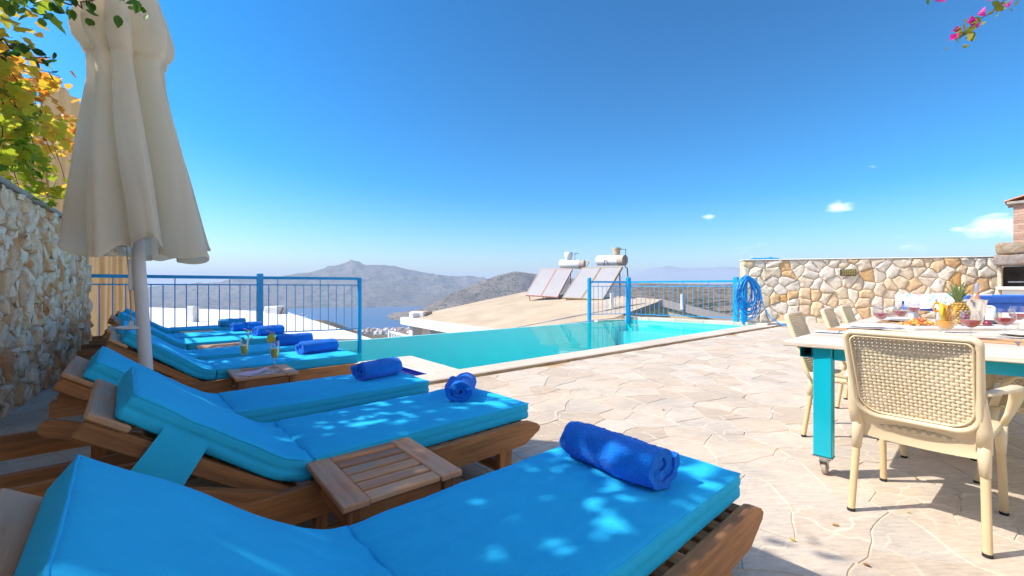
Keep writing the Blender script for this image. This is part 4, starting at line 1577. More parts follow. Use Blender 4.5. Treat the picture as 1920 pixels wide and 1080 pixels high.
def make_lounger(name, seed):
    root = thing(name, 'x', 'sun lounger')
    rng = random.Random(seed)
    WX, WY, WZ = M['wood_x'], M['wood_y'], M['wood_z']
    prof = [(-.42, .225), (-.405, .205), (1.60, .205), (1.715, .262), (1.725, .282), (1.70, .305), (1.655, .322), (1.60, .328), (-.40, .328), (-.42, .31)]
    me = MB().prism(prof, 1, -.02, .02).mesh('side_rail', WX)
    for s in (-1, 1):
        link('side_rail', me, root, (0, s * (HW - .02), 0))
    leg = MB().box(-.045, .045, -.0225, .0225, 0, .30, .004).mesh('leg', WZ)
    for x in (-.02, 1.50):
        for s in (-1, 1):
            link('leg', leg, root, (x, s * (HW - .064), 0))
    MB().box(1.48, 1.52, -HW + .09, HW - .09, .06, .12, .004).build('stretcher', WY, root)
    MB().box(-.04, 0, -HW + .09, HW - .09, .06, .12, .004).build('stretcher', WY, root)
    sl = MB().box(-.027, .027, -HW + .042, HW - .042, .294, .316, .004).mesh('slat', WY)
    k = 0
    x = XB + .04
    while x < 1.67:
        link('slat', sl, root, (x, 0, 0)); x += .083
    # back frame
    ca, sa = math.cos(BACK_A), math.sin(BACK_A)
    bf = thing('backrest_frame', None, None, (XB - .02, 0, .252)); bf.parent = root
    bf.rotation_euler = (0, BACK_A, 0)       # local -x runs up towards the head
    me = MB().box(-BACK_L - .05, .02, -.02, .02, -.035, .022, .005).mesh('backrest_rail', WX)
    for s in (-1, 1):
        link('backrest_rail', me, bf, (0, s * (HW - .085), 0))
    bs = MB().box(-.027, .027, -HW + .106, HW - .106, .004, .022, .004).mesh('back_slat', WY)
    for i in range(7):
        link('back_slat', bs, bf, (-.05 - i * .085, 0, 0))
    MB().box(-BACK_L - .06, -BACK_L + .06, -HW + .055, HW - .055, .0228, .046, .006).build('head_board', M['grey_y'], bf)
    # slanted support arms with rounded ends
    pr = []
    for i in range(7):
        an = math.pi / 2 + math.pi * i / 6
        pr.append((-.52 + .035 * math.cos(an) - .1, .035 * math.sin(an)))
    pr += [(.12, -.035), (.12, .035)]
    me = MB().prism(pr, 1, -.017, .017).mesh('support_arm', WX)
    for s in (-1, 1):
        o = link('support_arm', me, root, (XB - .08, s * (HW - .035), .275), (0, math.radians(20), 0))
    pp = MB().box(-.018, .018, -.018, .018, 0, .36, .003).mesh('prop', WZ)
    for s in (-1, 1):
        link('prop', pp, root, (-.02, s * (HW - .16), .20), (0, math.radians(24), 0))
    bt = MB().lathe([(.0, 0), (.011, .001), (.013, .004), (.009, .009), (.0, .010)], 10, Matrix.Rotation(math.pi / 2, 4, 'X')).mesh('bolt', M['steel'])
    for x in (.22, .62): link('bolt', bt, root, (x, -HW - .0005, .27))
    return root


def seat_cushion(root, seed):
    HC = .31
    def fn(q):
        u = (q.x - XB) / (XF - XB); v = q.y / .315
        top = (q.z - .3635) / .0465
        z = q.z
        if top > 0:
            z += .007 * (1 - v ** 4) * (1 - (2 * u - 1) ** 8) * top
            z += .006 * top * nz((q.x * 5, q.y * 9, seed)) + .003 * top * nz((q.x * 14, q.y * 26, seed))
            e = math.exp(-u * 11)
            z += top * e * .006 * math.sin(q.y * 55 + 3 * nz((q.y * 5, seed, 1)))
        m = abs(q.z - .362)
        y, x = q.y, q.x
        pinch = .0045 * math.exp(-(m / .005) ** 2)
        if abs(q.y) > .30: y -= math.copysign(pinch, q.y) - math.copysign(.004 * nz((q.x * 7, q.z * 20, seed)), q.y)
        if q.x > XF - .02: x -= pinch
        if q.x < XB + .04: x += .012 * (1 - abs(top)) 
        return Vector((x, y, z))
    sb = soft_box(XB + .004, XF, -.31, .31, .317, .410, .016, 36, 18, 12, fn)
    o = sb.build('seat_cushion', M['cushion'], root)
    weld(o.data)
    pp = MB()
    a, b_, c = XB + .012, XF - .004, .306
    ring = [Vector((a + (b_ - a) * i / 30, -c, .4035)) for i in range(30)] + [Vector((b_, -c + 2 * c * i / 12, .4035)) for i in range(12)] + [Vector((b_ + (a - b_) * i / 30, c, .4035)) for i in range(30)] + [Vector((a, c - 2 * c * i / 12, .4035)) for i in range(12)]
    pp.sweep([fn(q) for q in ring], .0038, .0038, 6, closed=True)
    pp.build('piping', M['cushion'], o, smooth=True)
    return o


def back_cushion(root, seed, BL=BACK_L):
    T = .090
    def fn(q):
        s, y, n = q.x, q.y, q.z
        u = s / BL
        top = max(0, (n - T / 2) / (T / 2))
        v = y / .315
        n2 = n + top * (.007 * (1 - v ** 4) * (1 - (2 * u - 1) ** 8) + .007 * nz((s * 5, y * 8, seed + 5)) + .0035 * nz((s * 12, y * 22, seed)))
        n2 += top * math.exp(-u * 7) * .007 * math.sin(y * 47 + 4 * nz((y * 4, seed, 2)))
        m = abs(n - T * .48)
        pinch = .0045 * math.exp(-(m / .005) ** 2)
        if abs(y) > .30: y -= math.copysign(pinch, y) - math.copysign(.006 * nz((s * 7, n * 20, seed)), y)
        x, z, a = back_path(max(0, s))
        return Vector((x + n2 * math.sin(a) , y, z + n2 * math.cos(a)))
    sb = soft_box(.006, BL, -.31, .31, 0.002, T, .017, 28, 18, 12, fn)
    o = sb.build('back_cushion', M['cushion'], root)
    weld(o.data)
    pp = MB()
    a, b_, c = .012, BL - .004, .306
    ring = [Vector((a + (b_ - a) * i / 30, -c, T - .0065)) for i in range(30)] + [Vector((b_, -c + 2 * c * i / 12, T - .0065)) for i in range(12)] + [Vector((b_ + (a - b_) * i / 30, c, T - .0065)) for i in range(30)] + [Vector((a, c - 2 * c * i / 12, T - .0065)) for i in range(12)]
    pp.sweep([fn(q) for q in ring], .0038, .0038, 6, closed=True)
    pp.build('piping', M['cushion'], o, smooth=True)
    return o


LOUNGERS = [  # x shift, centre y, turn
    (-.045, .895, .0, 'nearest sun lounger with dappled blue cushion and a lit foot end'),
    (.045, 2.08, .0, 'sun lounger with a blue strap hanging from its backrest beside the slatted table'),
    (-.07, 2.985, .0, 'wholly shaded sun lounger just before the umbrella pole'),
    (.05, 4.53, .0, 'sun lounger behind the table with two cocktails'),
    (.02, 5.42, .0, 'sun lounger just behind the one next to the cocktail table'),
    (.05, 6.72, .0, 'sun lounger beyond the bare middle table'),
    (.0, 7.60, .0, 'sun lounger second from the railing before the last small table'),
    (.05, 8.86, .0, 'farthest sun lounger with a paler sunlit cushion along the railing')]
lounger_objs = []
proto = make_lounger('sun_lounger', 1)
_cush = []
for i, (dx, yc, rz, lab) in enumerate(LOUNGERS):
    o = proto if i == 0 else copy_tree(proto)
    lounger_objs.append(o)
for i, (dx, yc, rz, lab) in enumerate(LOUNGERS):
    o = lounger_objs[i]
    o.location = (dx, yc, 0); o.rotation_euler = (0, 0, rz)
    tag(o, lab, 'sun lounger', 'sun loungers in a row along the stone wall')
    if i < 4:
        _cush.append((seat_cushion(o, i * 3.1), back_cushion(o, i * 5.7)))
    else:
        a, b = _cush[1 + i % 3]
        for c in (a, b):
            copy_tree(c, o)
# hanging strap on the second lounger's cushion
def strap():
    o = lounger_objs[1]
    mb = MB()
    x0, z0, a = back_path(.50)
    def fn(u, v):
        w = (u - .5) * .145
        s = .47 + w
        x, z, a_ = back_path(s)
        drop = v * .20
        y = -.318 - .012 * math.sin(v * 3) - .02 * v * (1 + .5 * math.sin(u * 5))
        return (x - drop * .55 - .02 * v * (1 - u), y, z + .045 - drop * (1 - .25 * u))
    mb.grid(fn, 8, 12)
    fn0 = mb.v[:]
    off = len(fn0)
    mb.v += [(x, y + .004, z) for x, y, z in fn0]
    mb.f += [tuple(i + off for i in f) for f in list(mb.f)]
    mb.r += mb.r[:]
    mb.build('strap', M['cushion'], o, smooth=True)
    mb = MB()
    mb.grid(lambda u, v: (back_path(.55)[0] + (u - .5) * .12 + .03 * v, -.20 + .02 * v, back_path(.55)[1] - .02 - .17 * v), 4, 6)
    mb.build('strap', M['cushion'], o, smooth=True)


strap()

# ------------------------------------------------------------------ rolled towels
def towel(loc, rz, L, R, seed, mat, label, squash=.84, turns=2.3):
    R = R * 1.2; L = L * .97
    o = thing('rolled_towel', label, 'towel', loc, rz, 'rolled blue towels on the sun loungers')
    rng = random.Random(seed)
    N = int(turns * 40)
    th = R / (turns + .35) * .94
    ctr, outl, inl = [], [], []
    def spiral(k, off):
        a = 2 * math.pi * turns * k / N
        r = .04 * R + (R * .96 - th * .5) * k / N + off
        wob = 1 + .06 * nz((math.cos(a) * 2, math.sin(a) * 2, seed + k / N * 3))
        return r * wob * math.cos(a - 1.5), r * wob * math.sin(a - 1.5)
    for k in range(N + 1):
        t = th * .45 * (1 if k > 0 else .6)
        outl.append(spiral(k, t)); inl.append(spiral(k, -t))
    NX = 44
    mb = MB()
    ring = N + 1
    def place(y, z, u, k):
        x = (u - .5) * L
        e = abs(2 * u - 1)
        # squashed where it lies, a little fatter in the middle
        zz = z * squash
        j = 1 + .07 * nz((x * 9, y * 14, seed)) + .03 * nz((x * 26, y * 30, seed)) - .07 * e ** 5
        lay = (k / N - .6) * .018 * (1 if u in (0, 1) else 0)
        xx = x + (.012 * nz((y * 22, z * 22, seed + 4)) + lay * (1 if u == 1 else -1)) * (e ** 8)
        y2, z2 = y * j, zz * j
        z2 = max(z2, -R * squash * .80)
        y2 += .012 * nz((x * 7, seed, 3))
        fz = .0035 * nz((x * 75, y * 75 + k, z * 75))
        y2 += fz; z2 += fz
        return (xx, y2, z2 + R * squash * .80)
    vs = []
    for i in range(NX + 1):
        u = i / NX
        vs += [place(*outl[k], u, k) for k in range(ring)]
        vs += [place(*inl[k], u, k) for k in range(ring)]
    fs = []
    S = 2 * ring
    for i in range(NX):
        for k in range(N):
            fs.append((i * S + k, i * S + k + 1, (i + 1) * S + k + 1, (i + 1) * S + k))
            fs.append((i * S + ring + k, (i + 1) * S + ring + k, (i + 1) * S + ring + k + 1, i * S + ring + k + 1))
        fs.append((i * S + N, i * S + ring + N, (i + 1) * S + ring + N, (i + 1) * S + N))
        fs.append((i * S, (i + 1) * S, (i + 1) * S + ring, i * S + ring))
    for i in (0, NX):
        for k in range(N):
            fs.append((i * S + k, i * S + k + 1, i * S + ring + k + 1, i * S + ring + k))
    mb.add(vs, fs)
    t = mb.build('towel_roll', mat, o, smooth=65)
    return o


ZT = .417
TW = [((1.315, .90, ZT), math.radians(-90 - 4), .40, .088, 'towel', 'rolled blue towel lying across the dappled nearest lounger'),
      ((1.53, 2.13, ZT), math.radians(48), .30, .080, 'towel', 'rolled blue towel standing out before the terrace on the second lounger'),
      ((1.40, 3.02, ZT), math.radians(14), .34, .083, 'towel', 'rolled dark blue towel on the wholly shaded third lounger by the small basin'),
      ((1.47, 4.58, ZT), math.radians(12), .38, .082, 'towel', 'rolled blue towel on the lounger behind the cocktails, nearest the pool corner'),
      ((1.47, 5.40, ZT), math.radians(10), .38, .082, 'towel', 'rolled blue towel right behind the taller cocktail glass with lime'),
      ((1.50, 6.72, ZT), math.radians(14), .36, .088, 'towel', 'rolled blue towel on the lounger beyond the bare middle table'),
      ((1.40, 7.62, ZT), math.radians(4), .40, .088, 'towel', 'rolled dark blue towel overlapping the pale one at the back'),
      ((1.37, 8.62, ZT), math.radians(2), .38, .088, 'towel_light', 'rolled light blue towel on the farthest lounger by the railing')]
for k, (loc, rz, L, R, mt, lab) in enumerate(TW):
    towel(loc, rz, L, R, k * 7 + 3, M[mt], lab)

# ------------------------------------------------------------------ slatted side tables
def make_table(label, loc, rz=0, sx=.44, sy=.46, h=.395):
    t = thing('side_table', label, 'side table', loc, rz, 'slatted side tables between the loungers')
    eb = MB().box(-.044, .044, -sy / 2, sy / 2, h - .024, h, .004).mesh('end_board', M['grey_y'])
    for s in (-1, 1): link('end_board', eb, t, (s * (sx / 2 - .044), 0, 0))
    n = 6
    w = sy / n
    sl = MB().box(-sx / 2 + .0895, sx / 2 - .0895, -w / 2 + .0085, w / 2 - .0085, h - .0235, h - .002, .004).mesh('slat', M['grey_x'])
    for i in range(n): link('slat', sl, t, (0, -sy / 2 + w * (i + .5), 0))
    lg = MB().box(-.022, .022, -.022, .022, 0, h - .0245, .004).mesh('leg', M['wood_z'])
    for a in (-1, 1):
        for b in (-1, 1): link('leg', lg, t, (a * (sx / 2 - .045), b * (sy / 2 - .045), 0))
    ap = MB().box(-sx / 2 + .068, sx / 2 - .068, -.010, .010, h - .12, h - .0245, .003).mesh('apron', M['wood_x'])
    for b in (-1, 1): link('apron', ap, t, (0, b * (sy / 2 - .045), 0))
    ap = MB().box(-.010, .010, -sy / 2 + .068, sy / 2 - .068, h - .12, h - .0245, .003).mesh('apron', M['wood_y'])
    for a in (-1, 1): link('apron', ap, t, (a * (sx / 2 - .045), 0, 0))
    lw = MB().box(-sx / 2 + .068, sx / 2 - .068, -.010, .010, .08, .13, .003).mesh('stretcher', M['wood_x'])
    for b in (-1, 1): link('stretcher', lw, t, (0, b * (sy / 2 - .045), 0))
    return t


t1 = make_table('empty slatted wooden side table nearest the camera between two loungers', (.735, 1.555, 0), math.radians(-3))
TABS = [t1]
for lab, loc, rz in (('slatted wooden side table carrying two cocktails and a pink leaflet', (.845, 3.98, 0), -.03),
                     ('bare slatted side table behind the cocktails, between the middle loungers', (.86, 6.02, 0), .02),
                     ('bare slatted side table farthest from the camera near the last lounger', (.86, 8.19, 0), .02)):
    t = copy_tree(t1); t.location = loc; t.rotation_euler = (0, 0, rz); tag(t, lab)
    TABS.append(t)

# ------------------------------------------------------------------ cocktails and leaflet
M['cocktail'] = simple('cocktail', (.50, .62, .14), .2, .1, 20)
M['lime'] = simple('lime', (.55, .62, .08), .4, .15, 60)
M['straw_white'] = simple('straw_white', (.80, .72, .68), .4)
M['straw_pink'] = simple('straw_pink', (.75, .35, .42), .4)


def cocktail(loc, label, lean, with_leaf):
    g = thing('cocktail_glass', label, 'cocktail', loc, 0, 'cocktails on the slatted side table')
    g.scale = (1.25, 1.25, 1.22)
    MB().lathe([(.0, .001), (.032, .002), (.031, .005), (.006, .012), (.0045, .03), (.0045, .072), (.009, .080), (.014, .090), (.022, .105), (.027, .135), (.0285, .175), (.0275, .205)], 22).build('bowl', M['glass'], g, smooth=True)
    MB().lathe([(.0, .084), (.012, .092), (.020, .107), (.025, .135), (.0262, .155), (.0, .155)], 20).build('drink', M['cocktail'], g, smooth=40)
    d = Vector((RX * lean, RY * lean, 0))
    a = Vector((0, 0, .10)); b = a + d * .028 + Vector((0, 0, .155)); c = b - Vector((RX, RY, 0)) * .045 + Vector((0, 0, .018))
    MB().sweep([a, b, b + (c - b) * .15, c], .0032, .0032, 6).build('straw', M['straw_pink'] if not with_leaf else M['straw_white'], g)
    p = b - Vector((0, 0, .030)) - Vector((FX, FY, 0)) * .01
    rot = Vector((-FX, -FY, .15)).to_track_quat('Z', 'Y').to_matrix().to_4x4()
    if with_leaf:
        mb = MB()
        for k in range(7):
            an = k * 2.4
            q = p + Vector((0, 0, -.02 + .012 * k))
            dr = Vector((RX * math.cos(an), RY * math.cos(an), .6 * math.sin(an))) * .018
            mb.add([q, q + dr + Vector((0, 0, .008)), q + dr * 1.5, q + dr - Vector((0, 0, .006))], [(0, 1, 2, 3)])
        mb.build('garnish', M['lime'], g)
        MB().lathe([(.0, .003), (.016, .003), (.018, 0), (.016, -.003), (.0, -.003)], 18, Matrix.Translation(Vector((-RX, -RY, 0)) * .004 + Vector((0, 0, .198)))@ Matrix.Rotation(1.2, 4, 'Y')).build('lime_slice', simple('lime_dark', (.12, .25, .03), .4), g, smooth=30)
    else:
        MB().lathe([(.0, .003), (.026, .003), (.030, 0), (.026, -.003), (.0, -.003)], 20, Matrix.Translation(p - Vector((0, 0, .006)) - Vector((RX, RY, 0)) * .01) @ rot).build('lime_slice', M['lime'], g, smooth=30)
        mb = MB()
        for k in range(6):
            an = k * 1.05
            q = p + Vector((0, 0, .025))
            dr = Vector((RX * math.cos(an), RY * math.cos(an), abs(math.sin(an)))) * .016
            mb.add([q, q + dr + Vector((0, 0, .006)), q + dr * 1.5, q + dr - Vector((0, 0, .004))], [(0, 1, 2, 3)])
        mb.build('garnish', M['lime'], g)


cocktail(atz(458, 689, .3955), 'cocktail in a flute with a leafy green garnish, left of the pair', 1.4, True)
cocktail(atz(515, 696.5, .3955), 'cocktail in a flute with a round lime slice, nearer the table edge', -.3, False)
mb = MB()
mb.grid(lambda u, v: ((u - .5) * .20, (v - .5) * .15, .002 + .035 * max(0, u - .45) * math.sin(v * 3 + 1) + .012 * u), 8, 8)
vv = mb.v[:]; n0 = len(vv)
lf = mb.build('leaflet', simple('pink_paper', (.72, .48, .62), .6, .12, 25), None, smooth=True, loc=(.76, 3.91, .3965), rot=(0, 0, .5))
tag(lf, 'pink printed leaflet lying on the table beside the cocktails', 'leaflet')
mb = MB()
mb.grid(lambda u, v: ((u - .5) * .19, (v - .5) * .15, .0005 + .004 * u * v), 4, 4)
lf = mb.build('folded_napkin', simple('cream_paper', (.62, .55, .46), .7, .08, 25), None, smooth=True, loc=(.80, 3.87, .3957), rot=(0, 0, .15))
tag(lf, 'cream folded napkin under the pink leaflet', 'napkin')

# ------------------------------------------------------------------ closed umbrella
def umbrella():
    base = Vector((.13, 3.52, 0))
    u = thing('umbrella', 'tall closed cream patio umbrella on a white pole among the loungers', 'umbrella', base)
    lean = Vector((-RX, -RY, 0)) * .066 + Vector((FX, FY, 0)) * .0
    def ax(z): return lean * z
    MB().box(-.22, .22, -.09, .09, 0, .07, .015).build('base', M['mortar'], u)
    MB().sweep([ax(.05) + Vector((0, 0, .05)), ax(1.1) + Vector((0, 0, 1.1)), ax(1.9) + Vector((0, 0, 1.9)), ax(3.3) + Vector((0, 0, 3.3))], .034, .034, 16, radii=[1.08, 1.0, .88, .85]).build('pole', simple('white_pole', (.62, .61, .60), .4, .05, 5), u, smooth=40)
    # canopy: folds hanging round the pole
    rng = random.Random(2)
    K = 7
    ph = [rng.uniform(-.16, .16) for _ in range(K)]
    am = [rng.uniform(.7, 1.25) for _ in range(K)]
    zt, zb = 3.45, 1.30
    prof = [(0, .05), (.08, .09), (.2, .14), (.30, .19), (.355, .212), (.395, .20), (.425, .155), (.5, .158), (.6, .188), (.72, .224), (.88, .272), (1.0, .298)]
    def rad(th, v):
        R = lerp_tab(prof, v)
        w = .10 * nz((math.cos(th) * 1.3, math.sin(th) * 1.3, v * 1.6 + 3)) * (1 + v)
        k = .5 * K * (th + w) + .25 * math.sin(th * 2 + 1)
        lobe = abs(math.cos(k)) ** .75
        idx = math.floor(k / math.pi + .5)
        lobe *= .85 + .45 * (math.sin(idx * 2.4 + .6) * .5 + .5)
        small = abs(math.sin(K * 1.5 * (th + w * 2) + 2 * v)) ** .8 * .06 * sstep(.3, .7, v)
        A = .62 * sstep(.05, .25, v)
        return R * (1.0 - .62 * A / .62 + A * lobe + small + .03 * nz((math.cos(th) * 3, math.sin(th) * 3, v * 6)))
    mb = MB()
    NU, NV = 336, 72
    def fn(a, v):
        th = 2 * math.pi * a
        # folds wrap round as they go down
        tw = th + .085 * math.sin(K * th + 1.2) * sstep(.1, .5, v) + .12 * v
        r = rad(th, v)
        z = zt - (zt - zb) * v
        hem = v ** 6
        z += hem * (.05 * math.sin(th * 3 + .7) + .05 * nz((math.cos(th) * 3, math.sin(th) * 3, 4)))
        sh = Vector((RX, RY, 0)) * (.055 * v * v) 
        return Vector((r * math.cos(tw) * 1.06, r * math.sin(tw) * .96, z)) + ax(z) + sh
    mb.grid(fn, NU, NV, closed_u=True)
    c = mb.build('canopy', M['umbrella'], u, smooth=True)
    sol = MB()
    # the hem: turned cloth band
    def hm(a, v):
        p = fn(a, 1.0); q = fn(a, .985)
        d = (p - ax(p.z)); d.z = 0
        return p.lerp(q, v) + d.normalized() * .005 * math.sin(math.pi * v)
    sol.grid(hm, NU, 3, closed_u=True)
    sol.build('hem', M['umbrella'], u, smooth=True)
    # turned-in flaps under the hem
    for k, (an, w) in enumerate(((3.6, .5), (4.4, .55), (2.2, .7))):
        fl = MB()
        def fp(a, v):
            th = an + (a - .5) * w
            p = fn((th / (2 * math.pi)) % 1, .97)
            ctr = ax(p.z) + Vector((0, 0, p.z))
            d = p - ctr
            return ctr + d * (1.0 - .42 * v) + Vector((0, 0, -.045 * math.sin(v * 2.2) - .02 * math.sin(a * 9 + k)))
        fl.grid(fp, 10, 8)
        fl.build('flap', M['umbrella'], u, smooth=True)
    # tie strap with its loop
    tie = MB()
    tie.grid(lambda a, v: fn(a, .418 + .018 * v) * 1.0 + (fn(a, .425) - ax(2.55) - Vector((0, 0, fn(a, .425).z))).normalized() * .012, NU, 2, closed_u=True)
    tie.build('tie_strap', M['umbrella'], u, smooth=True)
    # white disc and cord hanging by the pole
    p = ax(.82) + Vector((0, 0, .82)) - Vector((RX, RY, 0)) * .075
    MB().lathe([(.0, .0), (.03, -.004), (.082, .004), (.085, .012), (.06, .018), (.012, .022), (.01, .05), (.0, .05)], 24, Matrix.Translation(p)).build('disc_tray', M['white_paint'], u, smooth=40)
    c0 = ax(1.42) + Vector((0, 0, 1.42)) - Vector((RX, RY, 0)) * .06
    MB().sweep([p + Vector((0, 0, .04)), p + Vector((0, 0, .25)) - Vector((RX, RY, 0)) * .01, c0 - Vector((RX, RY, 0)) * .015, c0 + Vector((RX, RY, 0)) * .02], .004, .004, 5).build('cord', simple('cord', (.45, .40, .36), .8), u)
    cl = ax(1.16) + Vector((0, 0, 1.16)) - Vector((RX, RY, 0)) * .046 - Vector((FX, FY, 0)) * .01
    MB().box(-.014, .014, -.014, .014, -.10, .10, .006, Matrix.Translation(cl)).build('cleat', M['white_paint'], u)


umbrella()

# ------------------------------------------------------------------ dining table
TZ = .765
TA = Vector((2.88, .79, 0)); TB = Vector((3.02, -.42, 0))      # near edge, left corner to right corner
TLEN = 3.1


def dining_table():
    t = thing('dining_table', 'long dining table with whitewashed top on turquoise metal legs with castors', 'dining table', (TA.x, TA.y, 0))
    def r(x, y, z): return (x - TA.x, y - TA.y, z)
    e = (TB - TA)
    # boards of the top run across the table
    n = 1
    mb = MB()
    poly = [(0, 0), (e.x, e.y), (TLEN, e.y), (TLEN, 0)]
    th = .028
    ins = .005
    c = [(p[0] + (ins if k in (0, 1) else -ins), p[1] + (-ins if k in (0, 3) else ins)) for k, p in enumerate(poly)]
    vs = [(x, y, TZ - th) for x, y in c] + [(x, y, TZ - th + ins) for x, y in poly] + [(x, y, TZ - ins) for x, y in poly] + [(x, y, TZ) for x, y in c]
    fs = [(0, 1, 2, 3), (12, 13, 14, 15)]
    for k in range(3):
        fs += [(4 * k + i, 4 * k + (i + 1) % 4, 4 * k + 4 + (i + 1) % 4, 4 * k + 4 + i) for i in range(4)]
    mb.add(vs, fs)
    mb.build('tabletop', M['tabletop'], t)
    T = M['turquoise']
    zt = TZ - th - .001
    zl = .115
    legs = [(.10, -.18), (.20, e.y + .16), (TLEN - .16, -.18), (TLEN - .16, e.y + .16)]
    lg = MB().box(-.036, .036, -.045, .045, zl, zt - .001, .005).mesh('leg', T)
    for x, y in legs:
        o = link('leg', lg, t, (x, y, 0))
        MB().box(-.040, .040, -.048, .048, zl - .006, zl - .0005).build('foot_plate', M['steel'], o)
        fk = MB()
        fk.lathe([(.022, zl - .03), (.022, zl - .007)], 12, cap0=True, cap1=True)
        for s in (-1, 1): fk.prism([(-.02, zl - .03), (.025, zl - .03), (.040, .036), (.018, .036)], 1, s * .018 - .0015, s * .018 + .0015)
        fk.build('castor_fork', M['steel'], o)
        wh = MB().lathe([(.0, -.0125), (.036, -.0125), (.0405, -.009), (.0405, .009), (.036, .0125), (.0, .0125)], 24, Matrix.Translation((.028, 0, .0405)) @ Matrix.Rotation(math.pi / 2, 4, 'X'))
        wh.build('castor_wheel', simple('castor_tyre', (.42, .36, .30), .5), o, smooth=40)
        hb = MB().lathe([(.0, -.0145), (.020, -.0145), (.024, -.0128)], 18, Matrix.Translation((.028, 0, .0405)) @ Matrix.Rotation(math.pi / 2, 4, 'X'))
        hb.build('castor_hub', M['steel'], o, smooth=30)
        MB().box(.045, .085, -.015, .015, .075, .083, .003, Matrix.Rotation(math.radians(12), 4, 'Y')).build('castor_brake', simple('grey_plastic', (.28, .27, .27), .5), o)
    # frame under the top
    def tube(a, b, h=.066, w=.045, nm='apron'):
        a, b = Vector((*a, zt - h / 2)), Vector((*b, zt - h / 2))
        return MB().bar(a, b, w / 2, h / 2, 4, square=True).build(nm, T, t)
    tube((.1 , -.228), (.2, e.y + .207))
    tube((TLEN - .16, -.228), (TLEN - .16, e.y + .207))
    # long side rails are open square tubes
    for y, x0 in ((-.10, .07), (e.y + .08, .17)):
        sq = MB()
        h, w, tk = .062, .062, .003
        for b_ in ((-w / 2, w / 2, -h, -h + tk), (-w / 2, w / 2, -tk, 0), (-w / 2, -w / 2 + tk, -h + tk, -tk), (w / 2 - tk, w / 2, -h + tk, -tk)):
            sq.box(x0, TLEN - .08, y + b_[0], y + b_[1], zt - .0005 + b_[2], zt - .0005 + b_[3])
        sq.build('side_rail', T, t)
    return t


dining_table()

